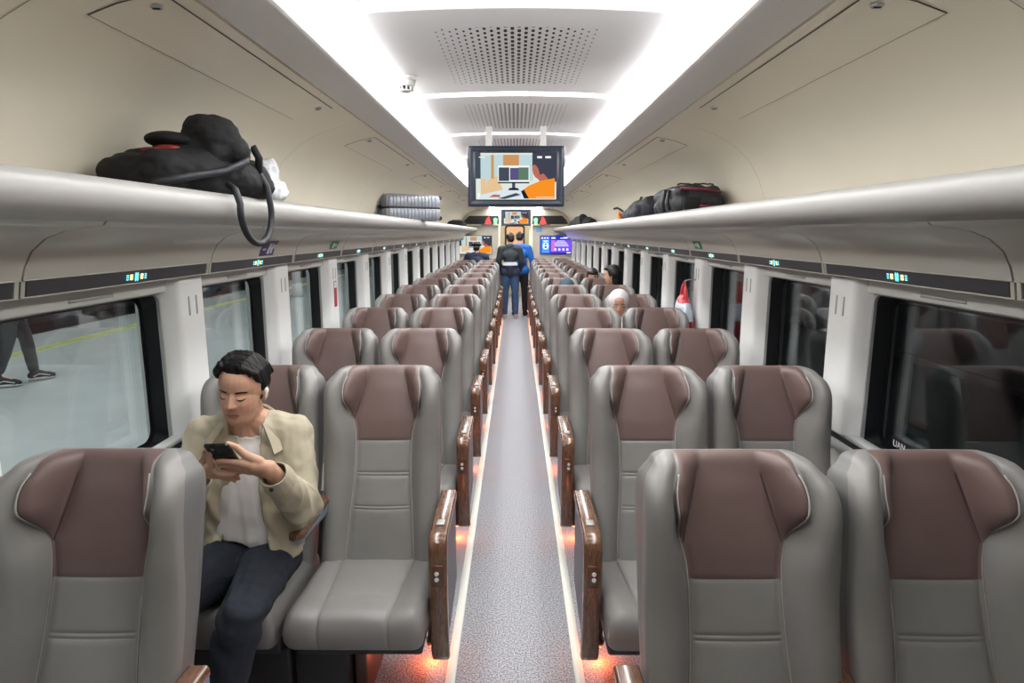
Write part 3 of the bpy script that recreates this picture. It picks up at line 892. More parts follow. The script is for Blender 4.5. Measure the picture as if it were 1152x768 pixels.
def aisle_armrest(parent, sx):
    """wooden waterfall armrest; sx is the side (+1/-1) of the seat it stands on"""
    x0, x1 = sorted((sx*.236, sx*.298))
    b = MB()
    # outline in (y, z): top from back to front, curve, down to the rounded foot
    o = [(.10, .668), (-.10, .668), (-.25, .662), (-.275, .655), (-.292, .640), (-.300, .615), (-.300, .50), (-.296, .40), (-.288, .30), (-.276, .210), (-.262, .182), (-.235, .170)]
    i = [(.10, .645), (-.10, .645), (-.245, .640), (-.258, .632), (-.268, .615), (-.272, .59), (-.272, .50), (-.268, .40), (-.260, .31), (-.250, .23), (-.242, .205), (-.228, .185)]
    rings = []
    for (yo, zo), (yi, zi) in zip(o, i):
        d = Vector((0, yo-yi, zo-zi)).normalized()*.006
        ring = [(x0, yi, zi), (x0, yo-d.y, zo-d.z), (x0+.003, yo-d.y*.3, zo-d.z*.3), (x0+.008, yo, zo), (x1-.008, yo, zo), (x1-.003, yo-d.y*.3, zo-d.z*.3), (x1, yo-d.y, zo-d.z), (x1, yi, zi)]
        rings.append(ring)
    b.loft(rings); arm = b.build('armrest', M_wood, parent, autosmooth=50)
    b = MB()
    pts = [(.10, .655), (-.24, .645), (-.262, .62), (-.268, .50), (-.262, .36), (-.244, .24), (-.15, .25), (.0, .27), (.10, .29)]
    b.prism([(x0+.006, y, z) for y, z in pts], (x1-x0-.012, 0, 0)); b.build('side_panel', M_sidep, arm)
    b = MB(); xm = (x0+x1)/2
    b.box(xm-.019, xm+.019, -.3025, -.298, .485, .565, .002, 1); cp = b.build('control_panel', M_woodd, arm)
    b = MB()
    for z in (.515, .536): b.cyl((xm-sx*.003, -.3025, z), (xm-sx*.003, -.308, z), .0075, .0065, 16)
    b.build('button', M_white, cp)
    b = MB(); b.box(xm-.014, xm+.014, -.205, -.165, .664, .6695, .001, 1); b.build('seat_label', M_lightgrey, arm)
    return arm
def middle_armrest(parent, sx):
    x = sx*.2600; b = MB()
    def outl(w, y0, y1, n=10):
        pts = [(x+w, y1), (x-w, y1)]
        for k in range(n+1):
            a = math.pi+math.pi*k/n; pts.append((x+w*math.cos(a), y0+w*1.1+w*1.1*math.sin(a)))
        return pts
    w = .028
    rings = [[(px, py, z) for px, py in outl(w-e, -.275+e, .10)] for z, e in ((.640, .0), (.652, 0), (.659, .002), (.663, .007))]
    b.loft(rings); arm = b.build('armrest', M_wood, parent, autosmooth=60)
    b = MB()
    rings = [[(px, py, z+max(0, (.10-py))*k) for px, py in outl(w-e, -.270+e, .10)] for z, e, k in ((.585, .012, .10), (.605, .004, .08), (.640, .002, 0))]
    b.loft(rings); b.build('armrest_underside', M_bluegrey, arm, autosmooth=60)
    return arm

def make_seat(kind, sx):
    """kind aisle/window; sx = sign of the aisle direction seen from the seat"""
    root = empty('train_chair', (0, 0, 0)); tag(root, 'seat', 'chair')
    bk = bm_obj('backrest', bmB.copy() if False else split_bm(bmB, [0, 2]), [M_lea, M_shell], root)
    hp = bm_obj('head_pad', split_bm(bmB, [1]), [M_mar], root)
    for s in (-1, 1):
        m = lambda p: (p.x*s, p.y, p.z)
        b = MB(); b.tube([m(p) for p in pipeL[:-1]+pipeP[:-1]], [.0012]*(len(pipeL)-1)+[.0021]*(len(pipeP)-1), 6); b.build('piping', M_pipe, bk)
        b = MB(); b.tube([(p.x*s, p.y, p.z) for p in foldP[:-2]], .0016, 5); b.build('fold_seam', mat_fold, hp)
    bm_obj('seat_cushion', cushion_bm(), [M_lea], root)
    b = MB(); b.box(-.215, .215, -.34, .10, .255, .325, .01, 2); b.build('seat_pan', M_base, root)
    if kind == 'aisle':
        aisle_armrest(root, sx)
        b = MB(); xx = -sx*.02
        b.box(xx-.022, xx+.022, -.26, .12, 0, .26, .008, 2); b.build('leg', M_redleg, root)
        b = MB(); b.box(*sorted((xx-sx*.03, -sx*.24)), -.30, .10, .02, .25, .01, 2); b.build('base_box', M_base, root)
        b = MB(); b.cyl((sx*.20, -.02, .10), (sx*.20, -.02, .075), .022, .018, 16); b.box(sx*.20-.012, sx*.20+.012, -.03, -.01, .10, .26)
        cl = b.build('floor_lamp', M_base, root)
        b = MB(); b.cyl((sx*.20, -.02, .076), (sx*.20, -.02, .072), .015, n=14); b.build('red_led', E_led, cl)
    else:
        middle_armrest(root, sx)
        b = MB(); b.box(-.23, .23, -.30, .10, .02, .25, .01, 2); b.build('base_box', M_base, root)
        b = MB(); b.box(-.16, -.12, -.26, .06, 0, .03); b.box(.12, .16, -.26, .06, 0, .03); b.build('foot', M_silver, root)
    return root
mat_fold = mat('fold_thread', srgb(84, 62, 62), .6)
E_led = emis('red_led', (1.0, .16, .06), 30)
XA, XWn = .532, 1.018   # seat centres
ROW1 = 1.51-REC+.0
def rowy(k): return 1.51+P*k-REC
proto = {}
ord_ = ['first', 'second', 'third', 'fourth', 'fifth', 'sixth', 'seventh', 'eighth', 'ninth', 'tenth', 'eleventh', 'twelfth', 'last']
seat_roots = {}
for s, sd in ((-1, 'left'), (1, 'right')):
    for kind, X in (('aisle', XA), ('window', XWn)):
        pr = make_seat(kind, -s)
        used = False
        for k in range(NR):
            if k == 0 and s < 0 and kind == 'aisle': continue
            lab = 'grey and maroon winged %s seat in the %s row on the %s' % (kind, ord_[k], sd)
            if k == 0: lab = {(-1, 'window'): 'nearest left seat, large at the bottom left corner, grey with maroon head pad', (1, 'aisle'): 'nearest right seat beside the aisle, large grey seat with maroon head pad', (1, 'window'): 'nearest right seat by the window, cut by the bottom right corner'}[(s, kind)]
            if k == 1: lab = {(-1, 'window'): 'grey and maroon seat the man with the phone sits on', (-1, 'aisle'): 'empty grey aisle seat beside the man with the phone', (1, 'aisle'): 'second row aisle seat on the right, behind the nearest right seat', (1, 'window'): 'second row window seat on the right, beside the white pillar'}[(s, kind)]
            o = pr if not used else dup(pr, (0, 0, 0)); used = True
            o.location = (s*X, rowy(k), 0)
            tag(o, lab, 'chair', 'reclined train seats on the %s of the aisle' % sd)
            seat_roots[(s, kind, k)] = o
# red courtesy lights under the aisle seats
for s in (-1, 1):
    for k in range(NR):
        if (s, 'aisle', k) not in seat_roots: continue
        L = bpy.data.lights.new('red_glow', 'POINT'); L.energy = .85; L.color = (1, .13, .02); L.shadow_soft_size = .012
        lo = bpy.data.objects.new('red_glow', L); COL.objects.link(lo); lo.location = (s*.33, rowy(k)-.03, .036)
# ------------------------------------------------------------------ luggage and small things
M_bag = mat('black_nylon', srgb(13, 13, 16), .8, bump=.5, bscale=60, vary=.15, vscale=12)
M_bag2 = mat('charcoal_nylon', srgb(36, 37, 42), .6, bump=.5, bscale=80, vary=.15, vscale=10)
M_navyb = mat('navy_nylon', srgb(22, 26, 38), .7, bump=.5, bscale=70)
M_strap = mat('dark_webbing', srgb(30, 33, 40), .55, bump=.4, bscale=300)
M_redf = mat('red_fabric', srgb(140, 44, 34), .6)
M_maroonf = mat('maroon_fabric', srgb(104, 34, 46), .6)
M_orange = mat('orange_toy', srgb(226, 132, 52), .5)
def wrinkle(me, amp, sc, st=(1, 1, 1), seed=0):
    o = Vector((seed*3.1, seed*1.7, seed))
    displace(me, lambda c, n: n*amp*(noise.noise(Vector((c.x*st[0], c.y*st[1], c.z*st[2]))*sc+o)+.5*noise.noise(Vector((c.x*st[0], c.y*st[1], c.z*st[2]))*sc*2.3+o)))
# --- big soft duffel on the left rack (across the rack, low end towards the wall)
dx = empty('duffel_bag', (-1.17, 2.2, 1.80)); tag(dx, 'large black soft duffel bag on the left rack, strap loop hanging over the lip', 'bag')
L_ = lambda p: tuple(Vector(p)-Vector((-1.17, 2.2, 1.80)))
me = blob_mesh([('c', L_((-1.28, 2.10, 1.86)), .070, L_((-1.14, 2.10, 1.87)), .085), ('c', L_((-1.14, 2.10, 1.87)), .085, L_((-1.05, 2.25, 1.88)), .085), ('c', L_((-1.26, 2.18, 1.87)), .085, L_((-1.10, 2.42, 1.88)), .10),
                ('c', L_((-1.03, 2.30, 1.875)), .08, L_((-1.00, 2.46, 1.87)), .075), ('c', L_((-1.15, 2.2, 1.91)), .08, L_((-1.06, 2.36, 1.95)), .075)], .009, 8)
wrinkle(me, .012, 9, (1, 1, 1.5), 2); wrinkle(me, .004, 28, (1, 1, 2), 3); link_mesh('bag_body', me, M_bag, dx)
me = blob_mesh([('e', L_((-1.19, 2.16, 1.945)), (.05, .05, .016)), ('e', L_((-1.15, 2.17, 1.955)), (.05, .05, .014))], .006, 4); wrinkle(me, .003, 30); link_mesh('red_lining', me, M_redf, dx)
# pockets and straps over the side
b = MB(); b.tube([L_(p) for p in ((-1.10, 1.965, 1.83), (-1.04, 2.05, 1.855), (-.975, 2.18, 1.885), (-.94, 2.27, 1.925), (-.97, 2.33, 1.98))], .013, 8); b.build('shoulder_strap', M_strap, dx)
# loop handle hanging in front of the lip
pts = []
for k in range(25):
    a = R(170+205*k/24); pts.append(L_((-.918, 2.28+.135*math.cos(a), 1.755+.112*math.sin(a))))
pts = [L_((-.965, 2.175, 1.840)), L_((-.935, 2.155, 1.822))]+pts+[L_((-.925, 2.405, 1.85)), L_((-.95, 2.40, 1.90)), L_((-.98, 2.39, 1.935))]
b = MB(); b.tube(pts, .0115, 10); b.build('loop_handle', M_strap, dx)
b = MB(); b.tube([L_((-.955, 2.37, 1.99)), L_((-.94, 2.385, 1.95)), L_((-.95, 2.40, 1.90))], .014, 8); b.build('strap_knot', M_bag, dx)
# --- black cap on the duffel
cp = empty('baseball_cap', (-1.065, 2.30, 1.985), R(24.7)); tag(cp, 'black baseball cap resting on top of the duffel bag on the left rack', 'cap')
def yc(x, z, r, x2=None, z2=None, d=.055):
    return [('c', (x, -d, z), r, (x, d, z), r*.95)]
me = blob_mesh(yc(-.035, .040, .058)+yc(.035, .032, .055)+yc(.070, -.025, .052)+yc(.062, -.075, .040, d=.04)+yc(-.055, -.010, .055)+yc(.0, -.04, .065)+yc(0, .02, .07), .007, 20)
wrinkle(me, .007, 13, seed=5); wrinkle(me, .0025, 34, (1, 1, 2), seed=6); link_mesh('crown', me, M_bag, cp)
me = blob_mesh([('e', (-.135, -.04, .004), (.075, .085, .028)), ('e', (-.10, -.03, .0), (.07, .085, .030))], .005, 5); link_mesh('brim', me, M_bag, cp)
b = MB(); b.box(.112, .121, -.045, .0, -.012, -.004, .002, 1); b.build('white_embroidery', M_lightgrey, cp)
# --- white plastic bag behind it
me = blob_mesh([('e', (0, 0, .06), (.11, .15, .07)), ('e', (.03, .06, .13), (.045, .06, .07)), ('e', (-.05, -.06, .12), (.06, .08, .06))], .007, 3); wrinkle(me, .022, 14, seed=8); wrinkle(me, .008, 34, seed=9)
M_plas = mat('white_plastic_film', srgb(232, 236, 240), .25); M_plas.node_tree.nodes['Principled BSDF'].inputs['Transmission Weight'].default_value = .25
o = link_mesh('plastic_bag', me, M_plas); o.location = (-1.14, 2.86, 1.80); tag(o, 'crumpled white plastic bag on the left rack just behind the duffel bag', 'plastic bag')

# --- ribbed silver suitcase lying on the rack
M_case = mat('silver_shell', srgb(150, 156, 166), .32, metal=.25, coat=.3)
sc = empty('suitcase', (-1.12, 6.62, 1.80), R(38)); tag(sc, 'silver grey ribbed hard suitcase lying flat on the left luggage rack', 'suitcase')
def shell(z0, z1, w=.62, d=.36, r=.05):
    b = MB(); ring = []
    for sx, sy, a0 in ((1, 1, 0), (-1, 1, 90), (-1, -1, 180), (1, -1, 270)):
        n0 = 8
        for k in range(n0+1):
            a = R(a0+90*k/n0); ring.append((sx*(w/2-r)+r*math.cos(a), sy*(d/2-r)+r*math.sin(a), math.cos(a), math.sin(a)))
    # add ribs along the long straight sides
    out = []
    for i, p in enumerate(ring):
        q = ring[(i+1) % len(ring)]; out.append(p)
        L = math.hypot(q[0]-p[0], q[1]-p[1])
        if L > .1:
            n = int(L/.006)
            for k in range(1, n):
                u = k/n; out.append((lerp(p[0], q[0], u), lerp(p[1], q[1], u), p[2], p[3]))
    rings = []
    for z, ins in ((z0, .012), (z0+.004, .004), (z0+.012, 0), (z1-.045, 0), (z1-.022, .008), (z1-.008, .022), (z1, .045)):
        rg = []
        for i, (x, y, nx, ny) in enumerate(out):
            g = .0065*(1 if (math.sin((x*1.0+y)*2*math.pi/.040) > .1) else 0) if ins < .02 else 0
            rg.append((x-nx*(ins+g), y-ny*(ins+g), z))
        rings.append(rg)
    b.loft(rings); return b
b = shell(.137, .265); b.build('upper_shell', M_case, sc, autosmooth=40)
b = shell(0, .125)
for v in b.bm.verts: v.co.z = .125-v.co.z
b.build('lower_shell', M_case, sc, autosmooth=40)
b = MB(); b.box(-.303, .303, -.173, .173, .120, .142, .01, 2); b.build('zip_band', M_dark, sc)
b = MB(); b.tube([(-.31, -.06, .14), (-.345, -.06, .14), (-.355, -.04, .14), (-.355, .04, .14), (-.345, .06, .14), (-.31, .06, .14)], .013, 8); b.build('handle', M_dark, sc)
for s in (-1, 1):
    for z in (.03, .235):
        b = MB(); b.cyl((.315, s*.13-.012, z), (.315, s*.13+.012, z), .022, n=16); b.build('wheel', M_dark, sc)
b = MB(); b.box(.305, .313, -.03, .03, .17, .20, .002, 1); b.build('lock', M_dark, sc)

# --- black bags on the right rack
rb = empty('travel_bag', (1.17, 4.44, 1.785)); tag(rb, 'big black travel bag with dark red stripes on the right luggage rack', 'bag')
me = blob_mesh([('e', (0, -.10, .10), (.165, .26, .115)), ('e', (0, .14, .10), (.165, .26, .115)), ('c', (-.10, -.28, .08), .065, (.10, -.28, .09), .07), ('c', (-.09, .30, .07), .065, (.09, .30, .09), .07), ('c', (-.11, -.28, .15), .05, (-.11, .3, .15), .05), ('c', (.10, -.26, .15), .05, (.10, .28, .15), .05)], .009, 5)
wrinkle(me, .006, 14, seed=11); link_mesh('bag_body', me, M_bag2, rb)
b = MB()
b.tube([(-.13, -.345, .175), (0, -.36, .165), (.13, -.34, .15)], .010, 8); b.build('red_stripe', M_maroonf, rb)
b = MB(); b.tube([(-.01, -.36, .065), (.08, -.36, .055), (.13, -.345, .04)], .010, 8); b.build('red_stripe', M_maroonf, rb)
b = MB(); b.box(-.11, .0, -.365, -.33, .03, .12, .012, 2); b.build('front_pocket', M_bag, rb)
b = MB(); b.tube([(x_, -.22-.02*math.sin(i_), 0.205+.006*abs(math.sin(i_*1.3))) for i_, x_ in enumerate([-.12+.02*k for k in range(13)])], .005, 6); b.build('zip_cord', M_bag, rb)
b = MB(); b.tube([(-.165, -.22, .04), (-.178, -.21, .10), (-.165, -.20, .17)], .012, 6); b.build('side_strap', M_strap, rb)
b = MB(); b.tube([(-.17, -.10, .03), (-.183, -.10, .10), (-.165, -.10, .18)], .012, 6); b.build('side_strap', M_strap, rb)
r2 = empty('backpack', (1.15, 5.78, 1.785)); tag(r2, 'navy black backpack with an orange plush charm on the right luggage rack', 'bag')
me = blob_mesh([('c', (.02, -.28, .10), .105, (-.02, .12, .09), .095), ('c', (-.02, .12, .085), .085, (-.06, .40, .05), .055), ('c', (-.08, -.25, .06), .07, (-.10, .25, .05), .06)], .010, 6)
wrinkle(me, .01, 10, seed=13); link_mesh('bag_body', me, M_navyb, r2)
b = MB(); b.tube([(-.03, .05, .185), (-.03, .0, .21), (-.03, -.06, .20)], .008, 6); b.build('carry_handle', M_strap, r2)
b = MB(); b.tube([(-.10, .38, .08), (-.14, .45, .12), (-.16, .50, .135), (-.18, .58, .13)], .010, 6); b.build('strap', M_bag, r2)
me = blob_mesh([('e', (-.155, .36, .045), (.026, .026, .028)), ('e', (-.16, .34, .078), (.019, .019, .021)), ('c', (-.155, .34, .03), .010, (-.175, .32, .02), .009), ('c', (-.155, .375, .03), .010, (-.175, .40, .02), .009)], .006, 3)
link_mesh('plush_charm', me, M_orange, r2)
# far bags
def farbag(loc, pr, m, label, seed):
    me = blob_mesh(pr, .016, 4); wrinkle(me, .014, 8, seed=seed); o = link_mesh('bag', me, m); o.location = loc; return tag(o, label, 'bag')
farbag((1.14, 11.3, 1.76), [('c', (.05, -.4, .10), .11, (-.02, .2, .10), .11), ('c', (.0, -.45, .17), .07, (.05, -.2, .18), .06), ('c', (-.08, .3, .08), .075, (-.13, .9, .05), .05), ('c', (.05, -.4, .1), .10, (.12, -.7, .08), .08), ('e', (.02, -.1, .20), (.06, .08, .05))], M_bag, 'low black bag at the far end of the right luggage rack', 21)
farbag((-1.17, 12.7, 1.745), [('c', (-.08, -.2, .09), .085, (.10, -.2, .09), .085), ('c', (-.08, .2, .09), .085, (.10, .2, .09), .085), ('e', (0, 0, .1), (.17, .3, .09))], M_bag, 'boxy black bag at the far end of the left luggage rack', 23)
# --- red plastic bag hanging on the right pillar
M_rp = mat('red_plastic_film', srgb(190, 30, 48), .28, coat=.3); M_rp.node_tree.nodes['Principled BSDF'].inputs['Transmission Weight'].default_value = .15
me = blob_mesh([('e', (0, 0, -.25), (.055, .095, .17)), ('c', (0, 0, -.20), .06, (0, -.0, -.10), .035), ('c', (0, -.035, -.14), .016, (0, -.008, .02), .008), ('c', (0, .035, -.14), .016, (0, .008, .02), .008)], .006, 3)
wrinkle(me, .014, 16, (1, 1, .5), 31)
def rcol(c, n):
    v = noise.noise(Vector((c.x*3, c.y*14, c.z*9)))
    if -.215 < c.z < -.10+.015*math.sin(c.y*50): return srgb(196, 206, 220) if v > -.25 else srgb(120, 160, 178)
    return srgb(188, 30, 46)
paint(me, rcol)
M_rp2 = mat('printed_red_bag', (0, 0, 0), .3, coat=.3, attr='col')
o = link_mesh('plastic_bag', me, M_rp2); o.scale = (1.2, 1.75, 1.2); o.location = (1.262, 4.73, 1.30); tag(o, 'red and white plastic shopping bag hanging beside the right pillar in front of the window', 'plastic bag')
b = MB(); b.tube([(.0, 0, .02), (.03, -.01, .035), (.075, -.02, .03)], .004, 6); b.build('hook', M_silver, o)
# ------------------------------------------------------------------ people
V = Vector
def head_prims(M, s=1.0):
    """face looks along -Y in head space; M places it"""
    def t(p): return M @ (V(p)*s)
    q = M.to_3x3()
    def e(c, r): return ('e', t(c), tuple(x*s for x in r), q)
    out = [e((0, .012, .032), (.0745, .094, .083)), e((0, -.020, -.020), (.0630, .066, .084)), e((0, -.029, -.068), (.049, .050, .046)), e((0, -.028, .045), (.058, .056, .050)),
           e((0, -.005, -.045), (.056, .055, .05)),
           e((.074, .014, -.002), (.0075, .018, .029)), e((-.074, .014, -.002), (.0075, .018, .029)), e((.071, .008, -.026), (.006, .009, .010)), e((-.071, .008, -.026), (.006, .009, .010))]
    return out
def sculpt_face(me, M, s=1.0):
    """nose, lids, lips, chin pressed into the smooth head"""
    inv = M.inverted(); q = M.to_3x3(); G = lambda a, c, r: math.exp(-((a-c)/r)**2)
    me.update(); ns = [v.normal.copy() for v in me.vertices]; qi = inv.to_3x3()
    for v, n in zip(me.vertices, ns):
        p = (inv @ v.co)/s
        if p.y > -.035 or abs(p.x) > .075 or not -.125 < p.z < .06: continue
        nl = qi @ n
        w = max(0, min(1, (-nl.y-.05)/.45)); w *= max(0, min(1, (-p.y-.035)/.02))
        if w <= 0: continue
        x, z = p.x, p.z; ax = abs(x); d = 0
        if -.040 < z < .024:
            u = (.024-z)/.046
            h = .0185*(u**1.15) if z > -.022 else .0185*max(0, 1-((-.022-z)/.013)**2)
            d += h*math.exp(-(x/(.0060+.0042*min(1, max(0, u))))**2)
        d += .0075*G(ax, .0120, .0058)*G(z, -.0255, .0058)
        d += .0028*G(z, .026, .008)*G(ax, .024, .024) - .0058*G(ax, .030, .0125)*G(z, .0085, .0095) - .002*G(ax, .012, .006)*G(z, .008, .01)
        d += .0046*G(ax, .0305, .0100)*G(z, .0025, .0062) + .0028*G(ax, .036, .018)*G(z, -.026, .018)
        d += .0045*G(x, 0, .022)*G(z, -.054, .015) + .0036*G(x, 0, .0150)*G(z, -.0520, .0036) + .0040*G(x, 0, .0135)*G(z, -.0632, .0042) - .0022*G(x, 0, .018)*G(z, -.0576, .0018)
        d += .0048*G(x, 0, .015)*G(z, -.092, .011) - .0026*G(x, 0, .018)*G(z, -.0755, .005) - .0012*G(x, 0, .003)*G(z, -.044, .005)
        v.co = v.co+q @ V((0, -d*w*s, 0))
    me.update()
def simple_hand(w, d, side, up, s=1.0):
    """relaxed hand from the wrist w along d; side = thumb direction"""
    w, d, side, up = V(w), V(d).normalized(), V(side).normalized(), V(up).normalized()
    out = [('c', w, .022*s, w+d*.035*s, .026*s), ('c', w+d*.03*s+side*.022*s, .014*s, w+d*.085*s+side*.028*s, .012*s), ('c', w+d*.03*s-side*.022*s, .014*s, w+d*.078*s-side*.026*s, .011*s), ('c', w+d*.03*s, .016*s, w+d*.085*s, .013*s)]
    for k, L in ((1.35, .072), (.45, .080), (-.45, .074), (-1.35, .058)):
        a = w+d*.085*s+side*k*.021*s; m = a+d*L*.5*s-up*.006*s; e_ = a+d*L*.93*s-up*.024*s
        out.append(('chain', [(a, .0095*s), (m, .0085*s), (e_, .0070*s)]))
    a = w+d*.025*s+side*.026*s; out.append(('chain', [(a, .013*s), (a+d*.03*s+side*.026*s, .0105*s), (a+d*.062*s+side*.030*s-up*.006*s, .0085*s)]))
    return out
def body_prims(J, sc=1.0, hands=True, fem=False):
    P_ = {k: V(v) for k, v in J.items() if not isinstance(v, (float, int, Matrix))}
    o = []
    pel, lum, che, nb = P_['pelvis'], P_['lumbar'], P_['chest'], P_['neck']
    o += [('c', P_['hipL'], .095*sc, P_['hipR'], .095*sc), ('c', pel, .11*sc, lum, .105*sc), ('c', lum, .105*sc, che, .115*sc)]
    sd = (P_['shL']-P_['shR']).normalized()
    o += [('c', che+sd*.06*sc, .095*sc, che-sd*.06*sc, .095*sc), ('c', lum+sd*.035*sc, .09*sc, lum-sd*.035*sc, .09*sc), ('c', P_['shL'], .05*sc, nb, .05*sc), ('c', P_['shR'], .05*sc, nb, .05*sc), ('c', che, .10*sc, nb, .055*sc)]
    hd = J['head'].translation; o += [('c', nb, .053*sc, hd+(nb-hd)*.25+V((0, 0, 0)), .050*sc)]
    for s in 'LR':
        o += [('c', P_['sh'+s], .050*sc, P_['el'+s], .038*sc), ('c', P_['el'+s], .037*sc, P_['wr'+s], .025*sc)]
        o += [('c', P_['hip'+s], .088*sc, P_['kn'+s], .055*sc), ('c', P_['kn'+s], .054*sc, lerp(P_['kn'+s], P_['an'+s], .35), .052*sc), ('c', lerp(P_['kn'+s], P_['an'+s], .35), .052*sc, P_['an'+s], .030*sc), ('c', P_['an'+s]-V((0, 0, .02)), .022*sc, lerp(P_['an'+s], P_['to'+s], .8), .018*sc)]
    o += head_prims(J['head'], J.get('hs', 1.0))
    return o
def top_prims(J, g=.016, sc=1.0, hem=None, sleeve=1.0):
    P_ = {k: V(v) for k, v in J.items() if not isinstance(v, (float, int, Matrix))}
    pel, lum, che, nb = P_['pelvis'], P_['lumbar'], P_['chest'], P_['neck']
    sd = (P_['shL']-P_['shR']).normalized()
    o = [('c', P_['hipL']+V((0, 0, .03)), (.095+g)*sc, P_['hipR']+V((0, 0, .03)), (.095+g)*sc), ('c', pel, (.11+g)*sc, lum, (.105+g)*sc), ('c', lum, (.105+g)*sc, che, (.115+g)*sc),
         ('c', che+sd*.06*sc, (.095+g)*sc, che-sd*.06*sc, (.095+g)*sc), ('c', lum+sd*.04*sc, (.09+g)*sc, lum-sd*.04*sc, (.09+g)*sc), ('c', P_['shL'], (.050+g)*sc, nb-V((0, 0, .012)), (.048+g*.6)*sc), ('c', P_['shR'], (.050+g)*sc, nb-V((0, 0, .012)), (.048+g*.6)*sc), ('c', che, (.10+g)*sc, nb-V((0, 0, .03)), (.06+g*.6)*sc)]
    for s in 'LR':
        e = P_['el'+s]; w = lerp(e, P_['wr'+s], sleeve*.93)
        o += [('c', P_['sh'+s], (.052+g)*sc, e, (.040+g)*sc), ('c', e, (.040+g)*sc, w, (.029+g)*sc)]
    return o
def leg_prims(J, g=.012, sc=1.0):
    P_ = {k: V(v) for k, v in J.items() if not isinstance(v, (float, int, Matrix))}
    o = [('c', P_['hipL'], (.095+g*.7)*sc, P_['hipR'], (.095+g*.7)*sc), ('c', P_['pelvis'], (.11+g*.6)*sc, lerp(P_['pelvis'], P_['lumbar'], .35), (.105+g*.6)*sc)]
    for s in 'LR':
        a = lerp(P_['an'+s], P_['kn'+s], .10)
        o += [('c', P_['hip'+s], (.090+g)*sc, P_['kn'+s], (.057+g)*sc), ('c', P_['kn'+s], (.057+g)*sc, lerp(P_['kn'+s], a, .4), (.054+g)*sc), ('c', lerp(P_['kn'+s], a, .4), (.054+g)*sc, a, (.040+g*1.2)*sc)]
    return o
def shoe(parent, an, to, m, msole, sc=1.0, name='shoe'):
    an, to = V(an), V(to); d = (to-an); d.z = 0; L = d.length; d.normalize(); n = V((-d.y, d.x, 0)); z0 = to.z-.03
    h = an-d*.035; 
    g = lambda f, s_, z: V((h.x, h.y, 0))+d*f+n*s_+V((0, 0, z0+z))
    me = blob_mesh([('c', g(.0, 0, .045), .034*sc, g(.07, 0, .05), .036*sc), ('c', g(.06, 0, .042), .036*sc, g(.17, 0, .030), .036*sc), ('c', g(.15, .008, .028), .034*sc, g(.205, 0, .024), .028*sc), ('c', g(.02, 0, .05), .038*sc, g(.035, 0, .10), .038*sc), ('c', g(.03, 0, .085), .036*sc, g(.11, 0, .050), .034*sc)], .007, 4)
    o = link_mesh(name, me, m, parent)
    b = MB(); ring = []
    for k in range(24):
        a = 2*math.pi*k/24; f = .10+.135*math.cos(a); w = (.036+.008*math.cos(a))*math.sin(a); ring.append((f, w))
    b.loft([[g(f, w, z) for f, w in ring] for z in (-.004, .020)]); b.build('sole', msole, o)
    return o
SK = srgb(176, 128, 102)
def mkmat(name, c, rough=.7, **k): return mat(name, srgb(*c), rough, **k)
M_skin_far = mkmat('skin', (206, 160, 136), .5)
M_hairb = mkmat('black_hair', (22, 20, 22), .45, bump=.8, bscale=90, stretch=(1, 1, .15))
def hair_cap(M, s, prims, parent, m=None, seed=0, vox=.008, name='hair'):
    q = M.to_3x3(); pr = []
    for c, r in prims: pr.append(('e', M @ (V(c)*s), tuple(x*s for x in r), q))
    me = blob_mesh(pr, vox, 4); return link_mesh(name, me, m or M_hairb, parent)
HAIR_SHORT = [((0, .026, .045), (.083, .092, .086)), ((0, .05, .0), (.072, .065, .065)), ((0, -.03, .09), (.062, .055, .036)), ((.066, .012, .025), (.016, .04, .035)), ((-.066, .012, .025), (.016, .04, .035))]
def headM(c, yaw=0, pitch=0, roll=0):
    return Matrix.Translation(V(c)) @ Matrix.Rotation(R(yaw), 4, 'Z') @ Matrix.Rotation(R(pitch), 4, 'X') @ Matrix.Rotation(R(roll), 4, 'Y')
def standing(x, y, H=1.68, yaw=0, hyaw=None, hp=5, armL=None, armR=None, step=.0):
    """yaw 0 faces -Y (the camera), 180 faces away"""
    k = H/1.70; c, s = math.cos(R(yaw)), math.sin(R(yaw))
    def w(a, b, z): return V((x+a*c-b*s, y+a*s+b*c, z*k))
    J = dict(pelvis=w(0, 0, .93), lumbar=w(0, .01, 1.08), chest=w(0, .01, 1.27), neck=w(0, .015, 1.44), hipL=w(.085, 0, .90), hipR=w(-.085, 0, .90), knL=w(.10, -.02-step*.5, .49), knR=w(-.10, -.02+step*.5, .49),
             anL=w(.11, .02-step, .085), anR=w(-.11, .02+step, .085), toL=w(.13, -.13-step, .03), toR=w(-.13, -.13+step, .03), shL=w(.175, .01, 1.385), shR=w(-.175, .01, 1.385),
             elL=w(.235, .03, 1.11), elR=w(-.235, .03, 1.11), wrL=w(.235, -.06, .88), wrR=w(-.235, -.06, .88))
    if armL: J['elL'], J['wrL'] = w(*armL[0]), w(*armL[1])
    if armR: J['elR'], J['wrR'] = w(*armR[0]), w(*armR[1])
    J['head'] = headM(w(0, -.015, 1.585), hyaw if hyaw is not None else yaw, hp); J['hs'] = k
    return J
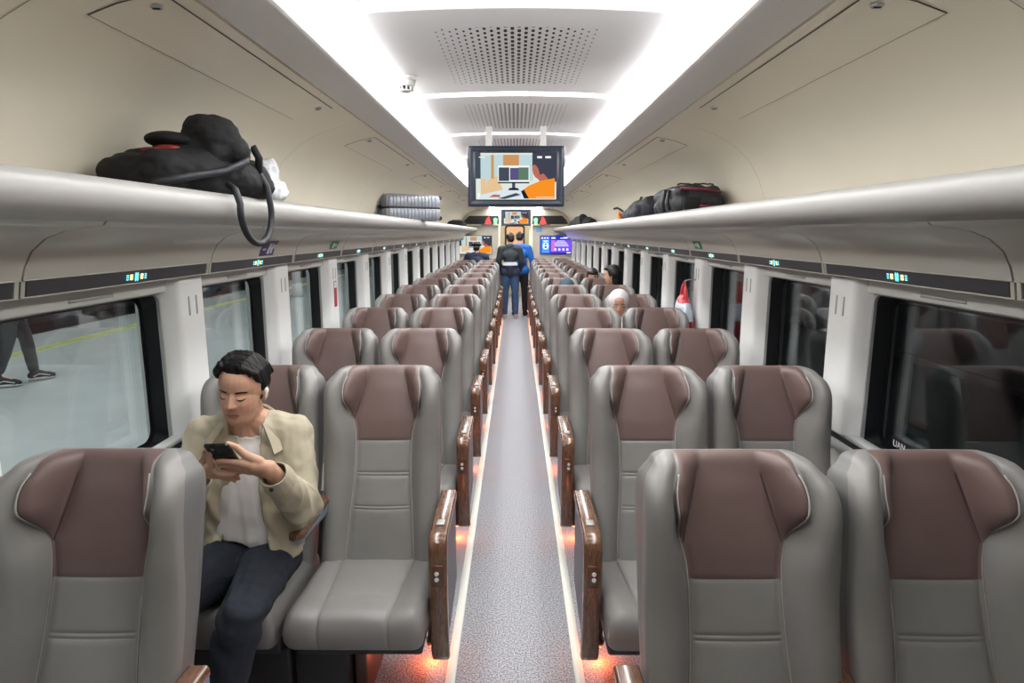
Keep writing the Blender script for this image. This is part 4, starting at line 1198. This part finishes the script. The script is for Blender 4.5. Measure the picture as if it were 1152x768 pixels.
def seated(x, y, zs=.46, yaw=0, hyaw=0, hp=10, slump=0.0, lean=0.0):
    c, s = math.cos(R(yaw)), math.sin(R(yaw))
    def w(a, b, z): return V((x+a*c-b*s, y+a*s+b*c, zs+z))
    d = slump
    J = dict(pelvis=w(0, -d, .09), lumbar=w(lean*.3, .05-d*.8, .24-d*.3), chest=w(lean*.7, .10-d*.3, .42-d*.5), neck=w(lean, .13, .58-d*.8), hipL=w(.085, -d, .07), hipR=w(-.085, -d, .07), knL=w(.12, -.40-d, .06), knR=w(-.12, -.40-d, .06),
             anL=w(.12, -.36, -.36), anR=w(-.12, -.36, -.36), toL=w(.13, -.50, -.43), toR=w(-.13, -.50, -.43), shL=w(.165+lean, .12, .53-d*.8), shR=w(-.165+lean, .12, .53-d*.8),
             elL=w(.21+lean, .0, .30-d*.4), elR=w(-.21+lean, .0, .30-d*.4), wrL=w(.10+lean, -.20, .20), wrR=w(-.10+lean, -.20, .20))
    J['head'] = headM(w(lean*1.15, .09, .72-d*.9), hyaw, hp); J['hs'] = .97
    return J
def person(label, J, top, legs, skin=M_skin_far, shoes=None, sole=None, g=.016, hair=HAIR_SHORT, hairm=None, vox=.009, group=None, topname='shirt', legname='trousers', handdir=None, toppaint=None, long=False):
    pr = body_prims(J)
    for s in 'LR':
        d = (V(J['wr'+s])-V(J['el'+s])).normalized(); fwd = V((0, -1, 0)) if handdir is None else V(handdir)
        side = fwd-d*fwd.dot(d); side.normalize(); up = d.cross(side)
        if s == 'L': up = -up
        pr += simple_hand(J['wr'+s], d, side, up)
    me = blob_mesh(pr, vox, 3); sculpt_face(me, J['head'], J['hs']); root = link_mesh('person', me, skin); tag(root, label, 'person', group)
    me = blob_mesh(top_prims(J, g), vox*1.2, 6)
    displace(me, lambda c, n: n*.006*noise.noise(V((c.x*9, c.y*9, c.z*5))))
    hz = min(J['hipL'][2], J['hipR'][2])-.02 if J['pelvis'][2] > .7 else None
    if hz: cut(me, lambda c, n: c.z < hz-(.10 if long else .02) and abs(c.x-J['pelvis'][0]) < .30 and math.hypot(c.x-J['pelvis'][0], c.y-J['pelvis'][1]) < .19 and False)
    if toppaint: paint(me, toppaint); m = mat('painted_'+topname, (0, 0, 0), .7, attr='col'); link_mesh(topname, me, m, root)
    else: link_mesh(topname, me, top, root)
    me = blob_mesh(leg_prims(J), vox*1.2, 5); displace(me, lambda c, n: n*.005*noise.noise(V((c.x*9, c.y*9, c.z*12)))); link_mesh(legname, me, legs, root)
    if hair: hair_cap(J['head'], J['hs'], hair, root, hairm, vox=vox)
    if shoes:
        for s in 'LR': shoe(root, J['an'+s], J['to'+s], shoes, sole or shoes, 1.15)
    return root
M_jeans = mkmat('blue_jeans', (58, 88, 128), .8, bump=.3, bscale=300, vary=.15, vscale=14)
M_blackc = mkmat('black_cloth', (28, 30, 36), .8); M_navyc = mkmat('navy_cloth', (38, 52, 78), .75, vary=.15, vscale=8)
M_bluec = mkmat('bright_blue_cloth', (40, 112, 206), .7); M_greysh = mkmat('grey_shoe', (150, 152, 156), .6); M_whitesole = mkmat('white_sole', (225, 225, 222), .5)
# two people standing in the aisle, backs to the camera
Jb = standing(-.105, 12.45, 1.67, 180, 200, 12, armL=((-.0+.235, -.02, 1.12), (.17, -.16, .95)), armR=((-.235, -.02, 1.12), (-.17, -.16, .95)))
def jb(c, n):
    if 1.06 < c.z < 1.125 and abs(c.x+.105) < .15: return srgb(225, 230, 236)
    return srgb(48, 56, 62) if c.z >= 1.125 else srgb(34, 42, 66)
pb = person('person seen from behind in the aisle, dark hooded jacket with white band, blue jeans', Jb, None, M_jeans, shoes=M_greysh, sole=M_whitesole, g=.022, toppaint=jb, topname='jacket')
me = blob_mesh([('e', (-.105, 12.40, 1.445), (.085, .055, .04)), ('e', (-.105, 12.385, 1.42), (.055, .035, .045))], .01, 4); link_mesh('hood', me, mkmat('hood_green', (66, 78, 80), .8), pb)
Jc = standing(.085, 13.0, 1.69, 176, 176, 15, armR=((-.25, -.02, 1.12), (-.26, -.12, .92)))
person('person standing in the aisle beyond the hooded jacket, bright blue shirt and black trousers', Jc, M_bluec, M_blackc, shoes=M_blackc, g=.022)
# capped person near the left screen
Jd = standing(-.80, 13.08, 1.47, 180, 175, 4, armL=((.24, -.10, 1.16), (.10, -.25, 1.16)), armR=((-.24, -.10, 1.16), (-.10, -.25, 1.16)))
pd = person('person in a navy jacket and dark cap before the far left television', Jd, M_navyc, M_blackc, shoes=M_blackc, g=.030, hair=[((0, .03, .0), (.078, .08, .07))], topname='jacket')
Mh = Jd['head']; b = MB()
rings = []
for z, r in ((.035, .086), (.055, .092), (.075, .12), (.088, .125), (.100, .115), (.108, .06)):
    rings.append([Mh @ (V((r*math.cos(2*math.pi*k/24), .012+r*1.1*math.sin(2*math.pi*k/24), z))*.9) for k in range(24)])
b.loft(rings); b.build('flat_cap', M_blackc, pd, autosmooth=50)
# seated travellers on the right
Je = seated(1.0, rowy(4)-.13, .455, 0, -6, 14, slump=.10, lean=-.105)
pe = person('woman in a white headscarf peeking between two seats in the fourth row on the right', Je, mkmat('pale_top', (214, 210, 206), .7), M_blackc, shoes=M_blackc, vox=.006, hair=None, topname='blouse')
Mh = Je['head']; q3 = Mh.to_3x3(); T = lambda p: Mh @ V(p)
me = blob_mesh([('e', T((0, .022, .030)), (.088, .100, .095), q3), ('e', T((0, .01, -.05)), (.080, .085, .09), q3), ('e', T((0, -.0, -.13)), (.085, .085, .07), q3), ('e', T((0, .02, -.20)), (.15, .11, .07), q3)], .007, 5)
inv = Mh.inverted()
def facehole(c, n):
    p = inv @ c; return p.y < -.03 and (p.x/.050)**2+((p.z+.022)/.072)**2 < 1
cut(me, facehole, .004); link_mesh('headscarf', me, mkmat('headscarf_white', (228, 222, 224), .7), pe)
b = MB()
for s in (-1, 1):
    b.tube([T((s*.018, -.0885, .008)), T((s*.030, -.0905, .005)), T((s*.042, -.086, .008))], .0022, 6)
    b.tube([T((s*.014, -.094, .028)), T((s*.030, -.095, .033)), T((s*.046, -.086, .028))], .0026, 6)
b.build('eyes_and_brows', M_hairb, pe)
b = MB(); b.tube([T((-.020, -.100, -.060)), T((0, -.104, -.058)), T((.020, -.100, -.060))], .0035, 6); b.build('lips', mkmat('lips', (150, 80, 80), .5), pe)
Jf = seated(1.13, rowy(6)-.10, .47, 0, -108, 8, slump=.0)
person('person with long dark hair turned sideways, by the right windows in the seventh row', Jf, mkmat('grey_top', (90, 92, 98), .7), M_blackc, shoes=M_blackc, hair=HAIR_SHORT+[((0, .05, -.06), (.07, .06, .09)), ((0, .04, .02), (.09, .095, .09))])
Jg = seated(.60, rowy(6)-.12, .43, 0, 0, 30, slump=.14)
pg = person('person slumped in an aisle seat on the right, only a slate blue cap showing', Jg, M_navyc, M_blackc, shoes=M_blackc, hair=None)
Mh = Jg['head']; me = blob_mesh([('e', Mh @ V((0, .02, .045)), (.090, .102, .085), Mh.to_3x3()), ('e', Mh @ V((0, -.09, .04)), (.06, .05, .012), Mh.to_3x3())], .008, 3); link_mesh('cap', me, mkmat('slate_cap', (70, 88, 104), .8), pg)
Jh = seated(1.03, rowy(7)-.12, .455, 0, 0, 20, slump=.09)
person('person slumped low in the eighth row on the right, only dark hair showing', Jh, M_blackc, M_blackc, shoes=M_blackc)
# walker on the platform outside the left window
Jw = standing(-5.66, 7.0, 1.70, 128, None, 0, step=.16)
Jw['anR'] = Jw['anR']+V((0, 0, .06))
M_sneak = mkmat('black_sneaker', (24, 26, 30), .6)
pw = person('person walking on the platform outside the left window, dark trousers and black sneakers', Jw, M_blackc, mkmat('charcoal_trousers', (34, 38, 42), .8), shoes=M_sneak, sole=M_whitesole)
for s in 'LR':
    d = (V(Jw['to'+s])-V(Jw['an'+s])); d.z = 0; d.normalize(); n_ = V((-d.y, d.x, 0))
    for q_ in (-1, 1):
        b = MB(); c_ = V(Jw['an'+s]); z_ = V(Jw['to'+s]).z-.03
        b.tube([V((c_.x, c_.y, z_))+d*f+n_*(q_*.037)+V((0, 0, h)) for f, h in ((-.02, .035), (.04, .060), (.09, .045), (.14, .030))], .006, 6); b.build('white_stripe', M_whitesole, pw)
# ------------------------------------------------------------------ the seated man with the phone
HM = headM((-.921, 2.065, 1.158), -3, 8, 5)
JM = dict(pelvis=(-.925, 2.13, .56), lumbar=(-.93, 2.175, .72), chest=(-.93, 2.15, .905), neck=(-.925, 2.115, 1.045),
          hipL=(-.868, 2.10, .545), hipR=(-1.00, 2.12, .545), knL=(-.828, 1.735, .535), knR=(-1.08, 1.76, .53), anL=(-.925, 1.64, .09), anR=(-1.09, 1.70, .09), toL=(-.965, 1.53, .03), toR=(-1.10, 1.56, .03),
          shL=(-.775, 2.115, .985), shR=(-1.085, 2.13, .98), elL=(-.728, 2.015, .765), elR=(-1.13, 2.00, .76), wrL=(-.757, 1.846, .962), wrR=(-.985, 1.865, .945), head=HM, hs=1.0)
PHC = V((-.884, 1.832, 1.004)); AX = V((-.06, -.62, .78)).normalized(); XX = V((1, -.05, .05)); XX = (XX-AX*XX.dot(AX)).normalized(); NN = XX.cross(AX).normalized()
if NN.y > 0: NN = -NN       # back of the phone looks away from the man
def ph(u, v, w=0): return PHC+XX*u+AX*v+NN*w   # u across, v along, w off the back face
pr = body_prims(JM)
# left hand (on the aisle side): palm beside the phone, fingers wrapped across its back, thumb over the edge
w = V(JM['wrL']); kn = [ph(.052, -.004, .016), ph(.055, -.022, .018), ph(.056, -.040, .018), ph(.055, -.057, .014)]
for k in kn: pr.append(('c', w, .019, k, .0125))
pr.append(('c', w+V((0, 0, .008)), .022, lerp(w, kn[0], .55), .020)); pr.append(('c', w-V((0, 0, .008)), .022, lerp(w, kn[3], .55), .019))
pr.append(('c', V(JM['elL'])+(w-V(JM['elL']))*.8, .027, w, .0235))
tips = [[(.028, .004, .017), (-.004, .004, .0125), (-.022, .0, .0115)], [(.030, -.016, .019), (-.006, -.019, .013), (-.026, -.023, .0115)], [(.031, -.036, .019), (.0, -.041, .013), (-.018, -.046, .0115)], [(.033, -.056, .016), (.010, -.062, .012), (-.006, -.066, .011)]]
for i, (a, b_, c) in enumerate(tips):
    r = (.0092, .0095, .0090, .0080)[i]; pr.append(('chain', [(kn[i], r+.001), (ph(*a), r), (ph(*b_), r-.0008), (ph(*c), r-.0018)]))
pr.append(('chain', [(lerp(w, kn[0], .35)+V((0, .0, .018)), .0165), (ph(.062, .012, -.004), .0125), (ph(.046, .040, -.012), .0105), (ph(.026, .056, -.014), .0085)]))
# right hand: supports from the window side, fingers below the other hand's
w = V(JM['wrR']); kn = [ph(-.050, -.020, .012), ph(-.052, -.038, .016), ph(-.050, -.056, .018), ph(-.046, -.073, .016)]
for k in kn: pr.append(('c', w, .019, k, .0125))
tips = [[(-.044, .004, .014), (-.038, .022, .008), (-.034, .036, .004)], [(-.030, -.042, .028), (-.004, -.048, .030), (.014, -.050, .028)], [(-.028, -.062, .028), (.0, -.068, .028), (.018, -.070, .026)], [(-.026, -.080, .024), (.0, -.086, .024), (.014, -.087, .022)]]
for i, (a, b_, c) in enumerate(tips):
    r = (.0090, .0092, .0090, .0080)[i]; pr.append(('chain', [(kn[i], r+.001), (ph(*a), r), (ph(*b_), r-.0008), (ph(*c), r-.0018)]))
pr.append(('chain', [(lerp(w, kn[0], .35)+V((0, 0, .016)), .016), (ph(-.060, .006, -.006), .0125), (ph(-.046, .034, -.013), .0105), (ph(-.030, .050, -.014), .0085)]))
me = blob_mesh(pr, .0030, 5); sculpt_face(me, HM, 1.0)
invH = HM.inverted()
def skin_col(c, n):
    p = (invH @ c); base = srgb(204, 160, 134)
    if abs(p.x) < .095 and -.12 < p.z < .13 and p.y < -.03:
        def mixc(a, b, t): t = max(0, min(1, t)); return tuple(lerp(x, y, t) for x, y in zip(a, b))
        col = base
        # warm cheeks and nose
        for (cx, cz, r_) in ((.036, -.028, .022), (-.036, -.028, .022), (0, -.020, .014)):
            col = mixc(col, srgb(200, 138, 118), .5*math.exp(-(((p.x-cx)/r_)**2+((p.z-cz)/r_)**2)))
        # faint moustache and chin stubble
        col = mixc(col, srgb(136, 104, 90), .5*math.exp(-((p.x/.024)**4+((p.z+.044)/.0065)**2)))
        col = mixc(col, srgb(150, 116, 98), .30*math.exp(-((p.x/.03)**4+((p.z+.090)/.014)**2)))
        # lips
        e1 = (p.x/.0220)**2+((p.z+.0590)/.0100)**2
        if e1 < 1.25 and p.y < -.07: col = mixc(srgb(160, 100, 94), col, (e1-.8)/.45)
        if abs(p.z+.0576) < .0016 and abs(p.x) < .019 and p.y < -.07: col = mixc(col, srgb(96, 58, 54), .7)
        return col
    return base
paint(me, skin_col)
M_skin = mat('skin_warm', (0, 0, 0), .48, attr='col'); bs = M_skin.node_tree.nodes['Principled BSDF']; bs.inputs['Subsurface Weight'].default_value = .12; bs.inputs['Subsurface Radius'].default_value = (.02, .008, .005); bs.inputs['Subsurface Scale'].default_value = .4
man = link_mesh('person', me, M_skin); tag(man, 'seated man with black hair, khaki jacket and white shirt, looking down at his phone', 'person')
# hair: parted, swept to both sides, short over the ears
q = HM.to_3x3(); T = lambda p: HM @ (V(p))
hp = [((0, .024, .048), (.080, .088, .080)), ((0, .045, .005), (.070, .062, .066)), ((.066, .026, .030), (.015, .042, .034)), ((-.066, .026, .030), (.015, .042, .034)), ((0, -.012, .090), (.056, .055, .034))]
prh = [('e', T(c), r, q) for c, r in hp]
for s in (-1, 1):
    for k in range(7):
        y = -.050+.016*k; x0 = -.016
        prh.append(('chain', [(T((x0+s*.006, y+.006, .116-.35*max(0, -.02-y))), .009), (T((x0*.5+s*.036, y-.006, .112-.42*max(0, -.02-y))), .0125), (T((s*.064, y+.012, .078)), .0105), (T((s*.072, y+.026, .050)), .008)]))
me = blob_mesh(prh, .0038, 3)
def strands(c, n):
    p = invH @ c
    th = math.atan2(p.x-.012, .14-p.z*0+p.z*.3+.05); v = noise.noise(V((p.y*70+6*math.sin(p.x*22), p.x*9, p.z*9)))
    return n*(.0016*v+.0010*noise.noise(V((p.y*160, p.x*18, p.z*18))))
displace(me, strands); displace(me, strands)
M_hair = mat('black_hair_glossy', srgb(13, 12, 13), .55, spec=.25, bump=1.0, bscale=55, stretch=(1, 4, 1))
link_mesh('hair', me, M_hair, man)
# brows and lash lines laid on the skin
def fpt(x, z, off=0.0):
    o_ = HM @ V((x, -.20, z)); d_ = HM.to_3x3() @ V((0, 1, 0)); ok, loc, nor, _ = man.ray_cast(o_, d_); return loc-d_*off
for s in (-1, 1):
    b = MB(); b.tube([fpt(s*(.0180+.0025*k), .0015-.0048*(1-((k-5)/5)**2), .0003) for k in range(11)], [.0007, .0013, .0017, .0019, .0020, .0020, .0020, .0019, .0017, .0014, .0008], 6); b.build('eyelashes', M_hair, man)
    b = MB()
    for q_ in range(5):
        zo = (q_-2)*.0014; b.tube([fpt(s*(.0130+.0040*k+.0008*q_), .0215+.0022*math.sin(k/8*3.1)-.0002*k+zo*(1-.06*k), .0001) for k in range(9)], [.0008, .0014, .0016, .0016, .0015, .0014, .0012, .0010, .0005], 5)
    b.build('eyebrow', M_hair, man)
# white earbud
b = MB(); p0 = T((.080, .004, .004)); p1 = T((.084, -.006, -.022)); b.cyl(p0, p1, .0045, .0035, 12)
me = blob_mesh([('e', T((.080, .006, .006)), (.008, .0085, .0095), q), ('c', T((.083, .001, .002)), .0042, T((.082, -.006, -.015)), .0034)], .0015, 2)
b.bm.free(); o = link_mesh('earbud', me, M_white); tag(o, 'white wireless earbud in the left ear of the seated man', 'earbud'); 
# phone
def rph(u, v, w): return ph(u, v, w)
b = MB(); ring = []
for sx, sy, a0 in ((1, 1, 0), (-1, 1, 90), (-1, -1, 180), (1, -1, 270)):
    for k in range(6):
        a = R(a0+18*k); ring.append((sx*(.0375-.009)+.009*math.cos(a), sy*(.077-.009)+.009*math.sin(a)))
b.loft([[ph(u*f, v*f, w_) for u, v in ring] for w_, f in ((-.0042, .97), (-.0032, 1), (.0032, 1), (.0042, .97))])
phone = b.build('smartphone', mat('phone_black', srgb(26, 28, 32), .18, coat=.6), autosmooth=40); tag(phone, 'dark smartphone held upright in both hands by the seated man', 'phone')
b = MB()
b.loft([[ph(u, v, w_) for u, v in [(-.033+.0, .070), (-.033, .044), (-.008, .044), (-.008, .070)]] for w_ in (.0038, .0058)], smooth=False); cmod = b.build('camera_block', M_dark, phone)
for (u, v) in ((-.0265, .0635), (-.0265, .0505), (-.0145, .057)):
    b = MB(); b.cyl(ph(u, v, .0055), ph(u, v, .0068), .0052, n=16); b.build('lens', M_silver if u > -.02 else M_dark, cmod)
b = MB(); b.loft([[ph(u*.93, v*.96, w_) for u, v in ring] for w_ in (-.0041, -.0046)], smooth=False); b.build('screen', emis('phone_screen', (.8, .85, .95), .5), phone)

# clothes -------------------------------------------------------------
M_khaki = mat('khaki_cotton', srgb(182, 174, 152), .85, bump=.15, bscale=500, vary=.05, vscale=10)
def soft_folds(m, sc, dist):
    nt = m.node_tree; bs_ = nt.nodes['Principled BSDF']; old = bs_.inputs['Normal'].links[0].from_node
    tc = nt.nodes.new('ShaderNodeTexCoord'); n = nt.nodes.new('ShaderNodeTexNoise'); n.inputs['Scale'].default_value = sc; n.inputs['Detail'].default_value = 2; n.inputs['Distortion'].default_value = .4
    bp = nt.nodes.new('ShaderNodeBump'); bp.inputs['Strength'].default_value = .8; bp.inputs['Distance'].default_value = dist
    nt.links.new(tc.outputs['Object'], n.inputs['Vector']); nt.links.new(n.outputs['Fac'], bp.inputs['Height']); nt.links.new(bp.outputs['Normal'], old.inputs['Normal'])
soft_folds(M_khaki, 10, .012)
M_tee = mat('white_cotton', srgb(238, 234, 232), .85, bump=.2, bscale=300)
M_navyp = mat('navy_trousers', srgb(32, 38, 49), .85, bump=.3, bscale=350, vary=.08, vscale=12)
me = blob_mesh(top_prims(JM, .004, sleeve=.3)+[('c', (-.88, 2.11, .64), .106, (-.92, 2.125, .88), .092), ('c', (-.97, 2.125, .64), .104, (-.94, 2.13, .88), .092)], .0055, 6)
def fold1(c, n): return n*(.0045*math.sin(46*(c.z-.4*c.x)+5*noise.noise(c*9))*noise.noise(V((c.x*6, c.y*6, c.z*7)))+.003*noise.noise(c*22))
displace(me, fold1); cut(me, lambda c, n: c.z > .995 and (V((c.x+.925, (c.y-2.10)*.9, 0)).length < .062) or c.z > 1.035 and abs(c.x+.925) < .07 or c.z < .622+.010*math.sin(c.x*30), .003)
link_mesh('t_shirt', me, M_tee, man)
soft_folds(M_navyp, 9, .02)
me = blob_mesh(leg_prims(JM, .010), .007, 5)
def foldp(c, n):
    kd = min((c-V(JM['knL'])).length, (c-V(JM['knR'])).length)
    return n*(.006*noise.noise(V((c.x*7, c.y*11, c.z*16)))+.007*math.sin(70*(c.z+.55*c.x+.15*c.y)+4*noise.noise(c*7))*max(0, noise.noise(c*5)+.25)*(1.3 if kd < .16 else .8))
displace(me, foldp); tr = link_mesh('trousers', me, M_navyp, man)
# jacket shell with an open front
jp = top_prims(JM, .020, sleeve=.86)
jp += [('c', (-.82, 2.10, .66), .085, (-.80, 2.10, .90), .085), ('c', (-1.05, 2.13, .66), .085, (-1.06, 2.13, .90), .085), ('c', (-.80, 2.06, .585), .05, (-.84, 2.06, .70), .06), ('c', (-.835, 2.035, .61), .055, (-.84, 2.06, .85), .065), ('c', (-.815, 2.08, .59), .06, (-.80, 2.09, .78), .06)]
me = blob_mesh(jp, .0048, 9)
def gapx(z): return linterp([(.55, -.93), (.62, -.925), (.75, -.915), (.90, -.900), (1.05, -.905)], z), linterp([(.50, .125), (.60, .105), (.70, .072), (.85, .045), (.97, .034), (1.05, .05)], z)
eL, eR, sL, sR, wL, wR = (V(JM[k]) for k in ('elL', 'elR', 'shL', 'shR', 'wrL', 'wrR'))
def foldj(c, n):
    a = .0
    for (e, w_, s_) in ((eL, wL, sL), (eR, wR, sR)):
        d = (c-e).length
        if d < .20:
            ax = (w_-s_).normalized(); a += .0085*(1-2.2*abs(math.sin((c-e).dot(ax)*62+2.6*noise.noise(c*9))))*math.exp(-(d/.11)**2)
    a += .008*math.sin(44*(c.z*.6+c.x*.9)+6*noise.noise(c*6))*max(0, noise.noise(V((c.x*5, c.y*5, c.z*4)))+.3)
    a += .011*noise.noise(V((c.x*8, c.y*8, c.z*5)))+.005*noise.noise(c*26)
    rg = 1-abs(noise.noise(V((c.x*11+3, c.y*9, c.z*8+c.x*6))))*2
    a += .007*max(0, rg-.45)-.0015
    return n*a
displace(me, foldj)
def jcut(c, n):
    gx, gw = gapx(c.z); hemz = .592-.030*math.exp(-((c.x+.80)/.06)**2)
    if c.z < hemz and c.y > 1.9: return True
    if c.y < 2.14 and abs(c.x-gx) < gw and c.z < 1.10 and (c-wL).length > .10 and (c-wR).length > .10 and n.y < .6 and c.y > 1.93: return True
    if c.z > 1.0 and V((c.x+.925, (c.y-2.105)*.85)).length < .066: return True
    for (w_, e) in ((wL, eL), (wR, eR)):
        ax = (w_-e).normalized()
        if (c-w_).length < .10 and (c-lerp(e, w_, .84)).dot(ax) > 0: return True
    return False
cut(me, jcut, .0045); jk = link_mesh('jacket', me, M_khaki, man)
# collar: stand around the neck with two pointed flaps
def collar():
    b = MB(); rows = []
    for i in range(33):
        t = -1+2*i/32; a = R(90)+t*R(128)     # back of the neck at t=0
        cx, cy = -.925, 2.105
        f = abs(t); rI = .068+.006*f; drop = .042*f**1.5
        d = V((math.cos(a)*1.0, math.sin(a)*.92, 0))
        base = V((cx, cy, 1.068-drop))+d*rI
        fl = .038+.034*max(0, min(1, (f-.50)/.32))
        rows.append([base+V((0, 0, -.012)), base+d*.004+V((0, 0, .012)), base+d*.012+V((0, 0, .016)), base+d*.022+V((0, 0, .006)), base+d*(.026+fl*.45)+V((0, -.006*f, -fl*.55)), base+d*(.030+fl*.70)+V((0, -.014*f, -fl)), base+d*(.026+fl*.68)+V((0, -.012*f, -fl-.004)), base+d*(.018+fl*.4)+V((0, -.003*f, -fl*.55)), base+d*.014+V((0, 0, 0)), base+d*.008+V((0, 0, .006))])
    b.loft(rows); return b.build('collar', M_khaki, jk, autosmooth=50)
collar()
def on_arm(s_, e, w_, t0, r, nm, m):
    ax = (w_-e).normalized(); c0 = lerp(e, w_, t0); b = MB()
    b.cyl(c0, c0+ax*.042, r, r*.96, 28, cap=False); b.cyl(c0+ax*.042, c0, r*.86, r*.90, 28, cap=False); return b.build(nm, m, jk)
for e, w_ in ((eL, wL), (eR, wR)):
    me = blob_mesh([('c', lerp(e, w_, .70), .0525, lerp(e, w_, .84), .0475)], .004, 2); displace(me, lambda c, n: n*.003*noise.noise(c*30))
    ax = (w_-e).normalized(); lim0 = lerp(e, w_, .68); lim1 = lerp(e, w_, .90)
    cut(me, lambda c, n: (c-lim1).dot(ax) > 0 or (c-lim0).dot(ax) < 0, .004); link_mesh('cuff', me, M_khaki, jk)
# placket strip, pocket flap and buttons on the aisle side
def surf(x, z):
    """front surface of the jacket near (x, z): ray from the front"""
    ok, loc, nor, _ = jk.ray_cast(V((x, 1.985, z)), V((0, 1, 0)))
    if ok and loc.y < 2.13: surf.last = loc.y
    return V((x, surf.last, z))
surf.last = 2.03
def _unused(): pass
def patch(pts, nm, th=.003):
    b = MB(); n_ = 8; g = []
    for i in range(n_+1):
        for j in range(n_+1):
            u, v = i/n_, j/n_
            x = lerp(lerp(pts[0][0], pts[1][0], u), lerp(pts[3][0], pts[2][0], u), v); z = lerp(lerp(pts[0][1], pts[1][1], u), lerp(pts[3][1], pts[2][1], u), v)
            g.append(surf(x, z)+V((0, -th, 0)))
    vs = [b.bm.verts.new(p) for p in g]
    for i in range(n_):
        for j in range(n_): b._f([vs[i*(n_+1)+j], vs[(i+1)*(n_+1)+j], vs[(i+1)*(n_+1)+j+1], vs[i*(n_+1)+j+1]], True)
    bmesh.ops.solidify(b.bm, geom=b.bm.faces[:], thickness=.003)
    return b.build(nm, M_khaki, jk)
patch([(-.855, .915), (-.790, .915), (-.790, .882), (-.855, .875)], 'pocket_flap')
p = surf(-.81, .878); b = MB(); b.cyl(p+V((0, .0, 0)), p+V((0, -.006, 0)), .006, n=14); b.build('button', mat('button_brown', srgb(80, 66, 50), .4), jk)
p = lerp(eL, wL, .80)+V((.0, -.043, -.022)); b = MB(); b.cyl(p, p+V((0, -.005, 0)), .0065, n=14); b.build('button', mat('button_dark', srgb(60, 50, 40), .4), jk)
for s in 'LR': shoe(man, JM['an'+s], JM['to'+s], mkmat('black_shoe', (24, 24, 26), .5), M_dark)
# ------------------------------------------------------------------ outside
M_plat = mat('platform_tiles', srgb(196, 202, 202), .14, vary=.05, vscale=1.5)
M_yel = mat('platform_yellow', srgb(176, 180, 116), .5)
M_asph = mat('dark_ballast', srgb(46, 48, 50), .8, bump=.5, bscale=20)
M_drk = mat('far_dark', srgb(34, 34, 38), .6)
b = MB(); b.box(-8.2, -1.75, -12, 34, -1.1, -.02); tag(b.build('platform', M_plat), 'pale shiny station platform outside the left windows', 'platform', kind='structure')
b = MB(); b.box(-7.2, -6.95, -12, 34, -.02, -.012); tag(b.build('yellow_line', M_yel), 'yellow safety line along the far edge of the left platform', 'floor line')
b = MB(); b.box(-16, -8.2, -12, 34, -1.2, -1.1); b.box(1.7, 5.3, -12, 34, -1.2, -1.1); tag(b.build('track_bed', M_asph), kind='structure')
b = MB(); b.box(5.3, 12, -12, 34, -1.1, -.02); tag(b.build('platform', mat('dark_platform', srgb(58, 62, 64), .35, vary=.1), ), 'dark station platform outside the right windows', 'platform', kind='structure')
b = MB(); b.box(5.62, 5.74, -12, 34, -.02, -.012); tag(b.build('yellow_line', mat('dim_yellow', srgb(110, 108, 70), .5)), 'faint yellow line on the dark platform outside the right windows', 'floor line')
# a dark train on the far track beyond the platform
b = MB(); b.box(-11.6, -8.9, -10, 30, .0, 2.8, .15, 3)
o = tag(b.build('train_carriage', M_drk), 'dark carriage standing beyond the left platform', 'train')
b = MB()
for k in range(14): b.box(-8.9, -8.88, -9+k*2.7, -7.4+k*2.7, 1.1, 1.9, .005, 1)
b.build('window_band', mat('far_window', srgb(70, 76, 84), .2), o)
b = MB(); b.box(-8.9, -8.87, 15.2, 18.2, .70, 1.0); b.build('red_panel', mat('far_red', srgb(150, 60, 70), .5), o)
# steel pillars of the canopy
for k, y in enumerate((14.4, 22.6)):
    b = MB(); b.cyl((-5.9, y+2.6, -.02), (-5.9, y+2.6, 4.2), .11, n=20); b.cyl((-5.9, y+2.6, -.02), (-5.9, y+2.6, .35), .16, .13, n=20)
    tag(b.build('canopy_pillar', M_lightgrey), 'pale round canopy pillar on the left platform', 'pillar', 'canopy pillars on the left platform')
b = MB(); b.box(9.5, 9.8, -12, 34, -.02, 3.5); tag(b.build('wall_station', M_drk), kind='structure')
# platform lamps (above the view) light the tiles
E_pl = emis('platform_tube', (.96, 1.0, .99), 60)
for k in range(9):
    y = -3+k*3.6
    for x in (-3.6, -6.2):
        b = MB(); b.box(x-.06, x+.06, y-.6, y+.6, 3.90, 3.94); o = b.build('platform_lamp', E_pl)
        tag(o, 'fluorescent tube lamp over the left platform', 'lamp', 'tube lamps over the left platform')
        b = MB(); b.box(x-.10, x+.10, y-.64, y+.64, 3.94, 4.0, .01, 1); b.build('housing', M_white, o)
for k in range(5):
    L = bpy.data.lights.new('platform_light', 'AREA'); L.energy = 62; L.size = 5; L.size_y = 1.0; L.shape = 'RECTANGLE'; L.color = (.95, 1.0, .99)
    lo = bpy.data.objects.new('platform_light', L); COL.objects.link(lo); lo.location = (-4.8, -2+k*6, 3.85)
b = MB(); b.box(-7.6, -2.2, -12, 34, 4.0, 4.15); tag(b.build('canopy_roof', M_drk), 'dark canopy roof over the left platform', 'roof', kind='structure')
# camera
cam = bpy.data.cameras.new('camera'); co = bpy.data.objects.new('camera', cam); COL.objects.link(co)
FPX = 710.0
cam.sensor_width = 36; cam.lens = FPX/1152*36; cam.clip_start = .05; cam.clip_end = 200
co.location = (.0, 0, HC); co.rotation_euler = (R(90-9.75), 0, R(.32))
S.camera = co
# world
w = bpy.data.worlds.new('world'); S.world = w; w.use_nodes = True
bg = w.node_tree.nodes['Background']; bg.inputs[0].default_value = (.02, .025, .035, 1); bg.inputs[1].default_value = .3
S.view_settings.view_transform = 'Standard'; S.view_settings.look = 'None'; S.view_settings.gamma = 1; S.view_settings.use_curve_mapping = False
S.view_settings.exposure = 0.0
